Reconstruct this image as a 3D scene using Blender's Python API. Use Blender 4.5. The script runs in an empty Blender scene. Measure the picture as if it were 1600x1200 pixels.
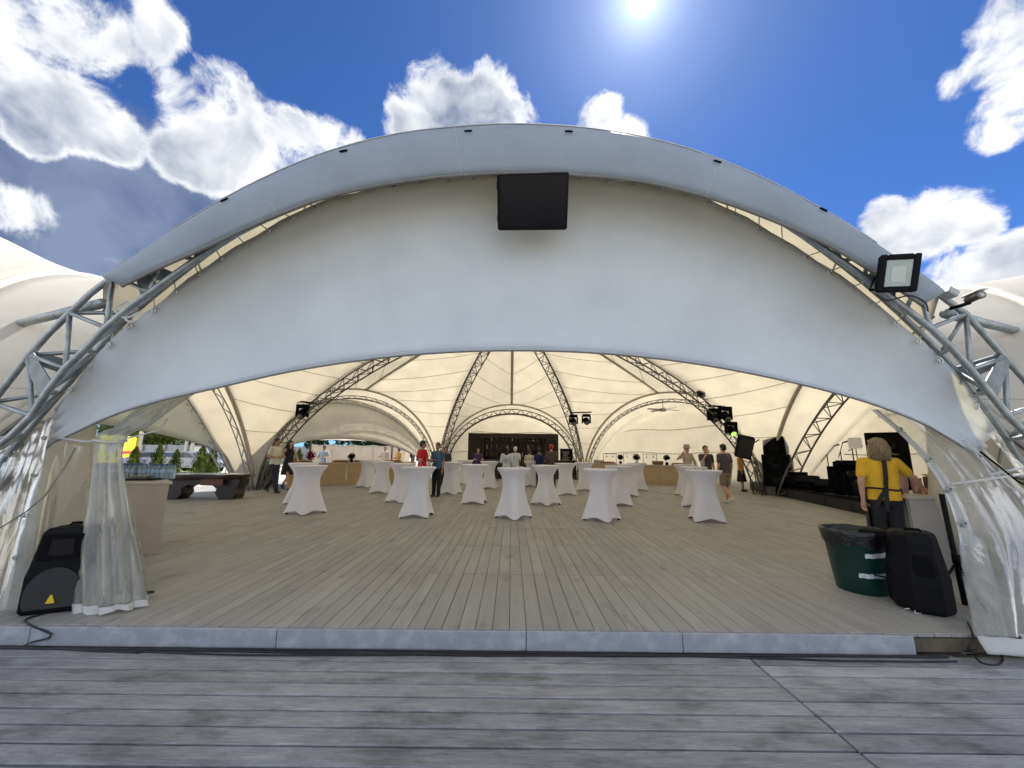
import bpy, math, random
from mathutils import Vector, Matrix
random.seed(7)
PI = math.pi
S = bpy.context.scene
COL = S.collection
V = Vector

# ------------------------------------------------------------------ camera
FPX = 600.0
PITCH = math.atan(109 / 600)
ROLL = math.radians(0.6)
CAM = V((0, 0, 1.57))
RM = Matrix.Rotation(PI / 2 + PITCH, 3, 'X') @ Matrix.Rotation(ROLL, 3, 'Z')
cam_data = bpy.data.cameras.new('camera')
cam = bpy.data.objects.new('camera', cam_data)
COL.objects.link(cam)
cam.location = CAM
cam.rotation_euler = RM.to_euler()
cam_data.sensor_fit = 'HORIZONTAL'
cam_data.sensor_width = 36
cam_data.lens = FPX / 1600 * 36
cam_data.clip_start = 0.05
cam_data.clip_end = 3000
S.camera = cam


def ray(px, py):
    return RM @ V(((px - 800) / FPX, (600 - py) / FPX, -1))


def at_z(px, py, z=0.15):
    d = ray(px, py)
    return CAM + d * ((z - CAM.z) / d.z)


def at_y(px, py, y):
    d = ray(px, py)
    return CAM + d * (y / d.y)


def on_arch(px, py, dy=0.0):            # the plane of the front arch leans out a little
    d = ray(px, py)
    return CAM + d * ((3.9 + dy - 0.08 * CAM.z) / (d.y + 0.08 * d.z))


# ------------------------------------------------------------------ world, sun, exposure
SUN_DIR = ray(1004, -6).normalized()
SUN_AZ = math.atan2(SUN_DIR.x, SUN_DIR.y)
SUN_EL = math.asin(SUN_DIR.z)
world = bpy.data.worlds.new('World')
S.world = world
world.use_nodes = True
wt = world.node_tree
wt.nodes.clear()


def wn(t, **kw):
    n = wt.nodes.new(t)
    for k, v in kw.items():
        setattr(n, k, v)
    return n


def wmath(op, a, b=None, c=None, clamp=False):
    n = wn('ShaderNodeMath', operation=op)
    n.use_clamp = clamp
    for i, x in enumerate((a, b, c)):
        if x is None:
            continue
        if isinstance(x, (int, float)):
            n.inputs[i].default_value = x
        else:
            wt.links.new(x, n.inputs[i])
    return n.outputs[0]


def wsmooth(x, lo, hi, a=0.0, b=1.0):
    n = wn('ShaderNodeMapRange', interpolation_type='SMOOTHSTEP')
    wt.links.new(x, n.inputs[0])
    for i, q in enumerate((lo, hi, a, b)):
        n.inputs[i + 1].default_value = q
    return n.outputs[0]


def wmix(fac, a, b, blend='MIX'):
    n = wn('ShaderNodeMix', data_type='RGBA', blend_type=blend)
    for sock, x in ((n.inputs[0], fac), (n.inputs[6], a), (n.inputs[7], b)):
        if isinstance(x, (int, float)):
            sock.default_value = x
        elif isinstance(x, tuple):
            sock.default_value = (*x, 1)
        else:
            wt.links.new(x, sock)
    return n.outputs[2]


tc = wn('ShaderNodeTexCoord')
DIR = tc.outputs['Generated']
sky = wn('ShaderNodeTexSky', sky_type='NISHITA')
sky.sun_disc = False
sky.sun_elevation = SUN_EL
sky.sun_rotation = SUN_AZ
sky.altitude = 1500
sky.air_density = 0.9
sky.dust_density = 0.15
sky.ozone_density = 3.5
SKY_STRENGTH = 0.054
sk = wn('ShaderNodeVectorMath', operation='SCALE')
wt.links.new(sky.outputs[0], sk.inputs[0])
sk.inputs['Scale'].default_value = SKY_STRENGTH
sky_col = wmix(1.0, sk.outputs[0], (0.50, 0.80, 1.22), 'MULTIPLY')


def blobs(lst):
    out = None
    for (px, py, r) in lst:
        d = ray(px, py).normalized()
        n = wn('ShaderNodeVectorMath', operation='DOT_PRODUCT')
        wt.links.new(DIR, n.inputs[0])
        n.inputs[1].default_value = d
        # angular radius of the blob from its size in the picture
        c = ray(px, py)
        ang = r / FPX / c.length * (1.0 / c.length) ** 0.35
        K = 1.0 / (1 - math.cos(ang))
        v = wmath('MULTIPLY_ADD', n.outputs['Value'], K, 1.0 - K)
        out = v if out is None else wmath('MAXIMUM', out, v)
    return out


def wnoise(vec, scale, detail, rough, dist=0.0):
    n = wn('ShaderNodeTexNoise')
    n.inputs['Scale'].default_value = scale
    n.inputs['Detail'].default_value = detail
    n.inputs['Roughness'].default_value = rough
    n.inputs['Distortion'].default_value = dist
    wt.links.new(vec, n.inputs['Vector'])
    return n.outputs[0]


def offs(vec, o):
    n = wn('ShaderNodeVectorMath', operation='ADD')
    wt.links.new(vec, n.inputs[0])
    n.inputs[1].default_value = o
    return n.outputs[0]


white_blobs = blobs([(-20, -20, 165), (110, 10, 125), (225, 25, 72), (40, 130, 95), (120, 170, 72), (175, 205, 52), (50, 215, 40),
                     (350, 135, 52), (315, 190, 75), (385, 215, 85), (285, 240, 50), (330, 262, 52), (470, 225, 62), (530, 222, 46), (425, 265, 50), (0, 325, 60),
                     (700, 195, 84), (750, 180, 74), (645, 195, 56), (805, 205, 56), (935, 196, 48), (985, 215, 38),
                     (1600, 30, 90), (1545, 105, 60), (1508, 125, 44), (1595, 150, 90), (1550, 205, 48),
                     (1400, 362, 60), (1460, 345, 68), (1510, 350, 46), (1530, 435, 70), (1610, 430, 80)])
dark_blobs = blobs([(110, 320, 170), (230, 310, 120), (320, 310, 90), (60, 420, 170), (210, 420, 150), (100, 500, 150)])
warp = wn('ShaderNodeTexNoise')
warp.inputs['Scale'].default_value = 5.0
warp.inputs['Detail'].default_value = 2
wt.links.new(DIR, warp.inputs['Vector'])
wv = wn('ShaderNodeVectorMath', operation='MULTIPLY_ADD')
wt.links.new(warp.outputs['Color'], wv.inputs[0])
wv.inputs[1].default_value = (0.12, 0.12, 0.12)
wt.links.new(DIR, wv.inputs[2])
CV = wv.outputs[0]
n1 = wnoise(CV, 5.5, 10, 0.67)
n3 = wnoise(CV, 5.5, 5, 0.55)
n2 = wnoise(offs(CV, SUN_DIR * 0.03), 5.5, 5, 0.55)
nbig = wnoise(offs(DIR, (3.1, 1.7, 0.4)), 1.6, 3, 0.5)
sep = wn('ShaderNodeSeparateXYZ')
wt.links.new(DIR, sep.inputs[0])
behind = wsmooth(sep.outputs['Y'], -0.05, 0.35, 1.0, 0.0)     # clouds added out of view, coverage raised to lift the ambient light
base = wmath('MULTIPLY_ADD', behind, wmath('MULTIPLY_ADD', nbig, 5.0, -1.85), wmath('MULTIPLY_ADD', behind, 1.2, -1.2))
wb = wmath('MAXIMUM', wmath('MINIMUM', wmath('MULTIPLY', white_blobs, 1.1), 0.8), base)
wb = wmath('MAXIMUM', wb, -1.0)
db = wmath('MINIMUM', dark_blobs, 0.9)
nlow = wnoise(offs(DIR, (5.2, 0.3, 1.9)), 9.0, 2, 0.5)
dw = wmath('ADD', wmath('ADD', wb, wmath('MULTIPLY_ADD', nlow, 2.2, -1.1)), wmath('MULTIPLY_ADD', n1, 4.4, -2.27))
dd = wmath('MULTIPLY_ADD', n1, 1.5, wmath('ADD', db, -0.42))
relief = wmath('MULTIPLY', wmath('SUBTRACT', n3, n2), 3.2)
tn = wsmooth(wmath('MULTIPLY_ADD', n3, 0.55, wmath('MULTIPLY', nlow, 0.45)), 0.42, 0.60)
thick = wmath('MULTIPLY', tn, wsmooth(dw, 0.25, 0.95))
facing_sun = wn('ShaderNodeVectorMath', operation='DOT_PRODUCT')
wt.links.new(DIR, facing_sun.inputs[0])
facing_sun.inputs[1].default_value = SUN_DIR
front = wsmooth(facing_sun.outputs['Value'], -0.6, 0.6, 1.0, 0.0)   # clouds opposite the sun coloured brighter, as if front-lit, for more ambient light
lum = wmath('ADD', wmath('MULTIPLY_ADD', thick, wmath('MULTIPLY_ADD', front, 0.45, -0.62), 0.92), relief, clamp=True)
wcol = wmix(lum, (0.13, 0.155, 0.215), (0.52, 0.525, 0.53))
wsc = wn('ShaderNodeVectorMath', operation='SCALE')
wt.links.new(wcol, wsc.inputs[0])
wt.links.new(wmath('MULTIPLY_ADD', front, 1.25, 1.0), wsc.inputs['Scale'])
dcol = wmix(wmath('MULTIPLY_ADD', n3, 3.2, -1.1, clamp=True), (0.034, 0.058, 0.130), (0.120, 0.148, 0.225))
c1 = wmix(wsmooth(dd, -0.15, 0.75), sky_col, dcol)
c2 = wmix(wsmooth(dw, -0.12, 0.62), c1, wsc.outputs[0])
# the sun's aureole
ds = wn('ShaderNodeVectorMath', operation='DOT_PRODUCT')
wt.links.new(DIR, ds.inputs[0])
ds.inputs[1].default_value = SUN_DIR
sd = wmath('MAXIMUM', ds.outputs['Value'], 0.0)
glow = wmath('ADD', wmath('MULTIPLY', wmath('POWER', sd, 14000), 9.0),
             wmath('ADD', wmath('MULTIPLY', wmath('POWER', sd, 700), 0.30), wmath('ADD', wmath('MULTIPLY', wmath('POWER', sd, 110), 0.13), wmath('MULTIPLY', wmath('POWER', sd, 22), 0.05))))
gl = wn('ShaderNodeVectorMath', operation='SCALE')
gl.inputs[0].default_value = (0.85, 0.93, 1.0)
wt.links.new(glow, gl.inputs['Scale'])
fin = wn('ShaderNodeVectorMath', operation='ADD')
wt.links.new(c2, fin.inputs[0])
wt.links.new(gl.outputs[0], fin.inputs[1])
bg = wn('ShaderNodeBackground')
wt.links.new(fin.outputs[0], bg.inputs[0])
bg.inputs[1].default_value = 1.0
wo = wn('ShaderNodeOutputWorld')
wt.links.new(bg.outputs[0], wo.inputs[0])

sl = bpy.data.lights.new('sun', 'SUN')
sl.energy = 4.4
sl.angle = math.radians(0.55)
sl.color = (1.0, 0.95, 0.87)
sun = bpy.data.objects.new('sun', sl)
COL.objects.link(sun)
sun.rotation_euler = SUN_DIR.to_track_quat('Z', 'Y').to_euler()
sun.location = (6, 20, 30)

S.view_settings.view_transform = 'Standard'
S.view_settings.look = 'None'
S.view_settings.gamma = 1
S.view_settings.use_curve_mapping = False
S.view_settings.exposure = 1.15
S.cycles.use_denoising = True
S.cycles.use_adaptive_sampling = True
S.cycles.adaptive_threshold = 0.03
S.cycles.max_bounces = 10
S.cycles.diffuse_bounces = 5
S.cycles.transmission_bounces = 6
S.cycles.transparent_max_bounces = 16
S.cycles.caustics_reflective = False
S.cycles.caustics_refractive = False
S.cycles.sample_clamp_indirect = 6

# ------------------------------------------------------------------ materials
MATS = {}


def lk(nt, a, b):
    nt.links.new(a, b)


def mat(name, col, rough=0.6, metal=0.0, var=0.12, scale=6.0, bump=0.0, bscale=40.0, spec=0.5, col2=None, thr=None):
    """principled surface with a noise-driven wear of its own colour"""
    if name in MATS:
        return MATS[name]
    m = bpy.data.materials.new(name)
    m.use_nodes = True
    nt = m.node_tree
    b = nt.nodes['Principled BSDF']
    b.inputs['Roughness'].default_value = rough
    b.inputs['Metallic'].default_value = metal
    b.inputs['Specular IOR Level'].default_value = spec
    g = nt.nodes.new('ShaderNodeNewGeometry')
    n = nt.nodes.new('ShaderNodeTexNoise')
    n.inputs['Scale'].default_value = scale
    n.inputs['Detail'].default_value = 6
    n.inputs['Roughness'].default_value = 0.62
    lk(nt, g.outputs['Position'], n.inputs['Vector'])
    r = nt.nodes.new('ShaderNodeValToRGB')
    lo, hi = thr or (0.3, 0.7)
    r.color_ramp.elements[0].position = lo
    r.color_ramp.elements[1].position = hi
    c2 = col2 or tuple(min(1, c * (1 + var)) for c in col)
    c1 = col if col2 else tuple(c * (1 - var) for c in col)
    r.color_ramp.elements[0].color = (*c1, 1)
    r.color_ramp.elements[1].color = (*c2, 1)
    lk(nt, n.outputs[0], r.inputs[0])
    lk(nt, r.outputs[0], b.inputs['Base Color'])
    if bump:
        n2 = nt.nodes.new('ShaderNodeTexNoise')
        n2.inputs['Scale'].default_value = bscale
        n2.inputs['Detail'].default_value = 5
        lk(nt, g.outputs['Position'], n2.inputs['Vector'])
        bp = nt.nodes.new('ShaderNodeBump')
        bp.inputs['Strength'].default_value = bump
        bp.inputs['Distance'].default_value = 0.02
        lk(nt, n2.outputs[0], bp.inputs['Height'])
        lk(nt, bp.outputs[0], b.inputs['Normal'])
    MATS[name] = m
    return m


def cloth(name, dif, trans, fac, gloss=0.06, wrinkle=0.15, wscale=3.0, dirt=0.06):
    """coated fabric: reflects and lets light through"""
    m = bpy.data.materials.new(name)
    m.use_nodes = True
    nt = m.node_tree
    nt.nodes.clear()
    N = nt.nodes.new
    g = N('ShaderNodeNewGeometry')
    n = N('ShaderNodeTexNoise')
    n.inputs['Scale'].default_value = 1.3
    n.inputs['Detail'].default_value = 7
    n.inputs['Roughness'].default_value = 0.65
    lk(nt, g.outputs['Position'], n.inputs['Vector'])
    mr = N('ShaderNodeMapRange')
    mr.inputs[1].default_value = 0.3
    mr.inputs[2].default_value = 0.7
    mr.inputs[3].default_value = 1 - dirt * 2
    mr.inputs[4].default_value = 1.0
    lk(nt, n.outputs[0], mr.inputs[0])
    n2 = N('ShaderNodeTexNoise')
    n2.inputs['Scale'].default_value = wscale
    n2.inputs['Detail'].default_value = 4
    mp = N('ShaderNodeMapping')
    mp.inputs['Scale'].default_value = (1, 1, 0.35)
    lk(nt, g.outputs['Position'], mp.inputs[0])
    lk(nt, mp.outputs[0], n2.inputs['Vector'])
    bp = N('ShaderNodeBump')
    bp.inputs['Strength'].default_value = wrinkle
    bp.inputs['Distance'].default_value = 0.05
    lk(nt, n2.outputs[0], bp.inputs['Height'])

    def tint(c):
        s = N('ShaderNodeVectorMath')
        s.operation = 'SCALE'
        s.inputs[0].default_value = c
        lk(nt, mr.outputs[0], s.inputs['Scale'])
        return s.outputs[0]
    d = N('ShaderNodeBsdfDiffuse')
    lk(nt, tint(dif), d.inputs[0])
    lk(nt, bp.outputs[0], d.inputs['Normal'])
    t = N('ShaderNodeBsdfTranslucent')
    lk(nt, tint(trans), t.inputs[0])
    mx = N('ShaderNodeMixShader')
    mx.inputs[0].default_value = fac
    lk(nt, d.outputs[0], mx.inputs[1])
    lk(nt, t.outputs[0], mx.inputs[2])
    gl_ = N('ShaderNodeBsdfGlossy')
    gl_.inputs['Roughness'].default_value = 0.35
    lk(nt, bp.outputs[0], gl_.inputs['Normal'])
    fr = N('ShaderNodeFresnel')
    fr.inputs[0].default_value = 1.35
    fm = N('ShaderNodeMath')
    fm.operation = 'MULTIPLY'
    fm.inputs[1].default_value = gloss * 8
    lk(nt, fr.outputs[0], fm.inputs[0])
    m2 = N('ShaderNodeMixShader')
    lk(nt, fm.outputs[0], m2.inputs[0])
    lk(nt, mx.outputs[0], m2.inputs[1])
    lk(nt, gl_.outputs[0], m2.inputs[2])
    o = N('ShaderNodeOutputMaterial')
    lk(nt, m2.outputs[0], o.inputs[0])
    MATS[name] = m
    return m


def clear_plastic(name, haze=0.22, gloss=0.18):
    m = bpy.data.materials.new(name)
    m.use_nodes = True
    nt = m.node_tree
    nt.nodes.clear()
    N = nt.nodes.new
    g = N('ShaderNodeNewGeometry')
    n = N('ShaderNodeTexNoise')
    n.inputs['Scale'].default_value = 7
    n.inputs['Detail'].default_value = 4
    n.inputs['Distortion'].default_value = 0.5
    mp = N('ShaderNodeMapping')
    mp.inputs['Scale'].default_value = (1, 1, 0.22)
    lk(nt, g.outputs['Position'], mp.inputs[0])
    lk(nt, mp.outputs[0], n.inputs['Vector'])
    bp = N('ShaderNodeBump')
    bp.inputs['Strength'].default_value = 0.22
    bp.inputs['Distance'].default_value = 0.05
    lk(nt, n.outputs[0], bp.inputs['Height'])
    tr = N('ShaderNodeBsdfTransparent')
    tr.inputs[0].default_value = (0.93, 0.95, 0.94, 1)
    d = N('ShaderNodeBsdfDiffuse')
    d.inputs[0].default_value = (0.62, 0.64, 0.62, 1)
    lk(nt, bp.outputs[0], d.inputs['Normal'])
    t = N('ShaderNodeBsdfTranslucent')
    t.inputs[0].default_value = (0.75, 0.75, 0.68, 1)
    m0 = N('ShaderNodeMixShader')
    m0.inputs[0].default_value = 0.5
    lk(nt, d.outputs[0], m0.inputs[1])
    lk(nt, t.outputs[0], m0.inputs[2])
    mr = N('ShaderNodeMapRange')
    mr.inputs[1].default_value = 0.38
    mr.inputs[2].default_value = 0.72
    mr.inputs[3].default_value = haze * 0.75
    mr.inputs[4].default_value = haze * 1.35
    lk(nt, n.outputs[0], mr.inputs[0])
    m1 = N('ShaderNodeMixShader')
    lk(nt, mr.outputs[0], m1.inputs[0])
    lk(nt, tr.outputs[0], m1.inputs[1])
    lk(nt, m0.outputs[0], m1.inputs[2])
    gs = N('ShaderNodeBsdfGlossy')
    gs.inputs['Roughness'].default_value = 0.18
    lk(nt, bp.outputs[0], gs.inputs['Normal'])
    lw = N('ShaderNodeLayerWeight')
    lw.inputs[0].default_value = 0.35
    lk(nt, bp.outputs[0], lw.inputs['Normal'])
    ml = N('ShaderNodeMath')
    ml.operation = 'MULTIPLY'
    ml.inputs[1].default_value = gloss * 2.5
    lk(nt, lw.outputs['Fresnel'], ml.inputs[0])
    m2 = N('ShaderNodeMixShader')
    lk(nt, ml.outputs[0], m2.inputs[0])
    lk(nt, m1.outputs[0], m2.inputs[1])
    lk(nt, gs.outputs[0], m2.inputs[2])
    o = N('ShaderNodeOutputMaterial')
    lk(nt, m2.outputs[0], o.inputs[0])
    MATS[name] = m
    return m


def plank_mat(name, c_lo, c_hi, along, pw, pl, y0=0.0, stain=(0.06, 0.06, 0.06)):
    """weathered boards: tone per board, grain along the board, stains and worn paint"""
    m = bpy.data.materials.new(name)
    m.use_nodes = True
    nt = m.node_tree
    b = nt.nodes['Principled BSDF']
    N = nt.nodes.new
    g = N('ShaderNodeNewGeometry')
    sp = N('ShaderNodeSeparateXYZ')
    lk(nt, g.outputs['Position'], sp.inputs[0])

    def mth(op, a, bb):
        n = N('ShaderNodeMath')
        n.operation = op
        for i, x in enumerate((a, bb)):
            if isinstance(x, (int, float)):
                n.inputs[i].default_value = x
            else:
                lk(nt, x, n.inputs[i])
        return n.outputs[0]
    sx, sy = sp.outputs[0], sp.outputs[1]
    if along == 'Y':
        cx = mth('FLOOR', mth('DIVIDE', sx, pw), 0)
        cy = mth('FLOOR', mth('DIVIDE', mth('SUBTRACT', sy, y0), pl), 0)
        sc = (38, 2.2, 38)
    else:
        cx = mth('FLOOR', mth('DIVIDE', mth('ADD', sx, 4.1), 6.0), 0)
        cy = mth('FLOOR', mth('DIVIDE', mth('SUBTRACT', sy, y0), pw), 0)
        sc = (8.0, 70, 70)
    cb = N('ShaderNodeCombineXYZ')
    lk(nt, cx, cb.inputs[0])
    lk(nt, cy, cb.inputs[1])
    wn_ = N('ShaderNodeTexWhiteNoise')
    lk(nt, cb.outputs[0], wn_.inputs['Vector'])
    mp = N('ShaderNodeMapping')
    mp.inputs['Scale'].default_value = sc
    va = N('ShaderNodeVectorMath')
    va.operation = 'MULTIPLY_ADD'
    lk(nt, wn_.outputs['Color'], va.inputs[0])
    va.inputs[1].default_value = (9, 9, 9)
    lk(nt, g.outputs['Position'], va.inputs[2])
    lk(nt, va.outputs[0], mp.inputs[0])
    gr = N('ShaderNodeTexNoise')
    gr.inputs['Scale'].default_value = 1.0
    gr.inputs['Detail'].default_value = 7
    gr.inputs['Roughness'].default_value = 0.7
    gr.inputs['Distortion'].default_value = 0.5
    lk(nt, mp.outputs[0], gr.inputs['Vector'])
    mp2 = N('ShaderNodeMapping')
    mp2.inputs['Scale'].default_value = tuple(0.42 * q ** 0.75 for q in sc)
    lk(nt, va.outputs[0], mp2.inputs[0])
    bl = N('ShaderNodeTexNoise')
    bl.inputs['Scale'].default_value = 1.0
    bl.inputs['Detail'].default_value = 6
    bl.inputs['Roughness'].default_value = 0.6
    lk(nt, mp2.outputs[0], bl.inputs['Vector'])
    big = N('ShaderNodeTexNoise')
    big.inputs['Scale'].default_value = 0.9
    big.inputs['Detail'].default_value = 5
    lk(nt, g.outputs['Position'], big.inputs['Vector'])
    f = mth('ADD', mth('MULTIPLY', wn_.outputs['Value'], 0.34 if along == 'X' else 0.20), mth('MULTIPLY', gr.outputs[0], 0.95 if along == 'X' else 0.6))
    f = mth('ADD', f, mth('MULTIPLY', bl.outputs[0], 0.75))
    f = mth('ADD', f, mth('MULTIPLY', big.outputs[0], 0.5))
    mr = N('ShaderNodeMapRange')
    mr.inputs[1].default_value = 0.86 if along == 'X' else 0.64
    mr.inputs[2].default_value = 1.70 if along == 'X' else 1.46
    lk(nt, f, mr.inputs[0])
    mx = N('ShaderNodeMix')
    mx.data_type = 'RGBA'
    lk(nt, mr.outputs[0], mx.inputs[0])
    mx.inputs[6].default_value = (*c_lo, 1)
    mx.inputs[7].default_value = (*c_hi, 1)
    # stains with a shape of their own
    st = N('ShaderNodeTexNoise')
    st.inputs['Scale'].default_value = 3.4
    st.inputs['Detail'].default_value = 8
    st.inputs['Roughness'].default_value = 0.68
    mps = N('ShaderNodeMapping')
    mps.inputs['Scale'].default_value = (0.6, 1.5, 1) if along == 'X' else (1.5, 0.6, 1)
    lk(nt, g.outputs['Position'], mps.inputs[0])
    lk(nt, mps.outputs[0], st.inputs['Vector'])
    m3 = N('ShaderNodeMapRange')
    m3.inputs[1].default_value = 0.50 if along == 'X' else 0.56
    m3.inputs[2].default_value = 0.70 if along == 'X' else 0.74
    m3.inputs[4].default_value = 0.75
    lk(nt, st.outputs[0], m3.inputs[0])
    mx2 = N('ShaderNodeMix')
    mx2.data_type = 'RGBA'
    lk(nt, m3.outputs[0], mx2.inputs[0])
    lk(nt, mx.outputs[2], mx2.inputs[6])
    mx2.inputs[7].default_value = (*stain, 1)
    lk(nt, mx2.outputs[2], b.inputs['Base Color'])
    b.inputs['Roughness'].default_value = 0.62
    b.inputs['Specular IOR Level'].default_value = 0.35
    bp = N('ShaderNodeBump')
    bp.inputs['Strength'].default_value = 0.35
    bp.inputs['Distance'].default_value = 0.006
    lk(nt, gr.outputs[0], bp.inputs['Height'])
    lk(nt, bp.outputs[0], b.inputs['Normal'])
    MATS[name] = m
    return m


def leaf_mat(name, col, col2):
    m = bpy.data.materials.new(name)
    m.use_nodes = True
    nt = m.node_tree
    nt.nodes.clear()
    N = nt.nodes.new
    g = N('ShaderNodeNewGeometry')
    n = N('ShaderNodeTexNoise')
    n.inputs['Scale'].default_value = 2.2
    lk(nt, g.outputs['Position'], n.inputs['Vector'])
    r = N('ShaderNodeValToRGB')
    r.color_ramp.elements[0].position = 0.35
    r.color_ramp.elements[1].position = 0.65
    r.color_ramp.elements[0].color = (*col, 1)
    r.color_ramp.elements[1].color = (*col2, 1)
    lk(nt, n.outputs[0], r.inputs[0])
    d = N('ShaderNodeBsdfDiffuse')
    lk(nt, r.outputs[0], d.inputs[0])
    t = N('ShaderNodeBsdfTranslucent')
    lk(nt, r.outputs[0], t.inputs[0])
    mx = N('ShaderNodeMixShader')
    mx.inputs[0].default_value = 0.4
    lk(nt, d.outputs[0], mx.inputs[1])
    lk(nt, t.outputs[0], mx.inputs[2])
    o = N('ShaderNodeOutputMaterial')
    lk(nt, mx.outputs[0], o.inputs[0])
    MATS[name] = m
    return m


def hair_mat(name, col):
    if name in MATS:
        return MATS[name]
    m = bpy.data.materials.new(name)
    m.use_nodes = True
    nt = m.node_tree
    b = nt.nodes['Principled BSDF']
    b.inputs['Roughness'].default_value = 0.5
    N = nt.nodes.new
    g = N('ShaderNodeNewGeometry')
    mp = N('ShaderNodeMapping')
    mp.inputs['Scale'].default_value = (1, 1, 0.10)
    lk(nt, g.outputs['Position'], mp.inputs[0])
    n = N('ShaderNodeTexNoise')
    n.inputs['Scale'].default_value = 150
    n.inputs['Detail'].default_value = 3
    lk(nt, mp.outputs[0], n.inputs['Vector'])
    r = N('ShaderNodeValToRGB')
    r.color_ramp.elements[0].position = 0.35
    r.color_ramp.elements[1].position = 0.68
    r.color_ramp.elements[0].color = (*[c * 0.45 for c in col], 1)
    r.color_ramp.elements[1].color = (*[min(1, c * 1.5) for c in col], 1)
    lk(nt, n.outputs[0], r.inputs[0])
    lk(nt, r.outputs[0], b.inputs['Base Color'])
    bp = N('ShaderNodeBump')
    bp.inputs['Strength'].default_value = 0.5
    bp.inputs['Distance'].default_value = 0.01
    lk(nt, n.outputs[0], bp.inputs['Height'])
    lk(nt, bp.outputs[0], b.inputs['Normal'])
    MATS[name] = m
    return m


ROOF = cloth('roof_membrane', (0.80, 0.79, 0.76), (0.94, 0.885, 0.745), 0.57, gloss=0.03, wrinkle=0.10)
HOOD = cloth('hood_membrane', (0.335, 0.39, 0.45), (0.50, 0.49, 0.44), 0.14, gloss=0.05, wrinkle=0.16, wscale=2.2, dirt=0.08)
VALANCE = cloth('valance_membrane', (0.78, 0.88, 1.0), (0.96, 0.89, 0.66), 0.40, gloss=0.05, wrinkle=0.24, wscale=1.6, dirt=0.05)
SPANDEX = cloth('spandex', (0.91, 0.91, 1.0), (0.90, 0.89, 0.92), 0.28, gloss=0.0, wrinkle=0.22, wscale=9, dirt=0.02)
HEM = cloth('white_hem', (0.74, 0.75, 0.75), (0.8, 0.8, 0.76), 0.3, gloss=0.05, wrinkle=0.3, wscale=8)
CLEAR = clear_plastic('clear_vinyl')
CLEAR3 = clear_plastic('clear_vinyl_band', haze=0.40, gloss=0.15)
CLEAR4 = clear_plastic('clear_vinyl_bundle', haze=0.43, gloss=0.24)
CLEAR2 = clear_plastic('clear_vinyl_bunched', haze=0.38, gloss=0.15)
STEEL = mat('galvanised_steel', (0.30, 0.33, 0.34), 0.42, 0.75, 0.25, 9, 0.15, 30)
STEEL_PLATE = mat('steel_plate', (0.20, 0.225, 0.235), 0.6, 0.4, 0.25, 7, 0.1, 20)
DARKSTEEL = mat('grey_steel', (0.17, 0.165, 0.15), 0.5, 0.5, 0.2, 6)
SEAM = mat('seam_tape', (0.40, 0.37, 0.30), 0.7, 0, 0.15, 5)
RIDGE = mat('ridge_pocket', (0.55, 0.51, 0.43), 0.7, 0, 0.1, 3)
BLACK = mat('black_plastic', (0.005, 0.005, 0.007), 0.58, 0, 0.3, 12, 0.1, 120, spec=0.12)
BLACKM = mat('black_matte', (0.0045, 0.0045, 0.006), 0.8, 0, 0.3, 12, spec=0.08)
SCREEN = mat('dark_screen', (0.005, 0.005, 0.008), 0.25, 0, 0.2, 2, spec=0.2)
GREYP = mat('grey_plastic', (0.38, 0.39, 0.38), 0.5, 0, 0.15, 9)
WHITEP = mat('white_paint', (0.78, 0.78, 0.77), 0.45, 0, 0.06, 4)
BEIGE = mat('beige_laminate', (0.43, 0.35, 0.27), 0.5, 0, 0.06, 3)
BEIGE2 = mat('tan_laminate', (0.46, 0.34, 0.20), 0.5, 0, 0.06, 3)
COUNTER = mat('counter_top', (0.50, 0.44, 0.36), 0.35, 0, 0.08, 5)
DKWOOD = mat('dark_wood', (0.010, 0.006, 0.004), 0.45, 0, 0.5, 9, 0.2, 30, col2=(0.035, 0.016, 0.009))
SLABTOP = mat('pale_resin_top', (0.62, 0.63, 0.62), 0.15, 0, 0.08, 4)
YELLOW = mat('yellow_cotton', (0.72, 0.42, 0.02), 0.8, 0, 0.10, 9, 0.1, 60)
GOLD = mat('yellow_badge', (0.75, 0.55, 0.02), 0.35, 0.2, 0.05, 9)
BINGREEN = mat('green_bin_plastic', (0.003, 0.028, 0.023), 0.35, 0, 0.2, 5)
BAG = mat('black_bag_film', (0.006, 0.006, 0.008), 0.28, 0, 0.3, 14, 0.7, 25)
TAPE = mat('silver_tape', (0.62, 0.64, 0.65), 0.25, 0.5, 0.2, 14, 0.4, 60)
DIMLENS = mat('dim_lens', (0.12, 0.12, 0.13), 0.15)
LAMPGLASS = mat('floodlight_glass', (0.36, 0.43, 0.40), 0.12, 0, 0.06, 9)
REFLECTOR = mat('floodlight_reflector', (0.46, 0.50, 0.47), 0.3, 0.2, 0.04, 9)
PLANK = plank_mat('stage_boards', (0.205, 0.203, 0.196), (0.375, 0.369, 0.354), 'Y', 0.14, 1.46, 3.47, stain=(0.14, 0.13, 0.12))
DECK = plank_mat('deck_boards', (0.13, 0.135, 0.15), (0.48, 0.495, 0.52), 'X', 0.145, 6.0, 3.415, stain=(0.065, 0.07, 0.068))
FASCIA = mat('painted_fascia', (0.29, 0.31, 0.35), 0.5, 0.0, 0.2, 7.0, 0.2, 18, col2=(0.42, 0.44, 0.475), thr=(0.45, 0.72))
UNDER = mat('dark_void', (0.02, 0.019, 0.018), 0.9, 0, 0.2, 4)
GRAVEL = mat('sandy_gravel', (0.36, 0.33, 0.28), 0.95, 0, 0.2, 1.4, 0.6, 30, col2=(0.46, 0.43, 0.37))
GRASS = mat('grass_green', (0.05, 0.085, 0.02), 0.9, 0, 0.3, 3, 0.6, 20, col2=(0.12, 0.16, 0.04))
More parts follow.
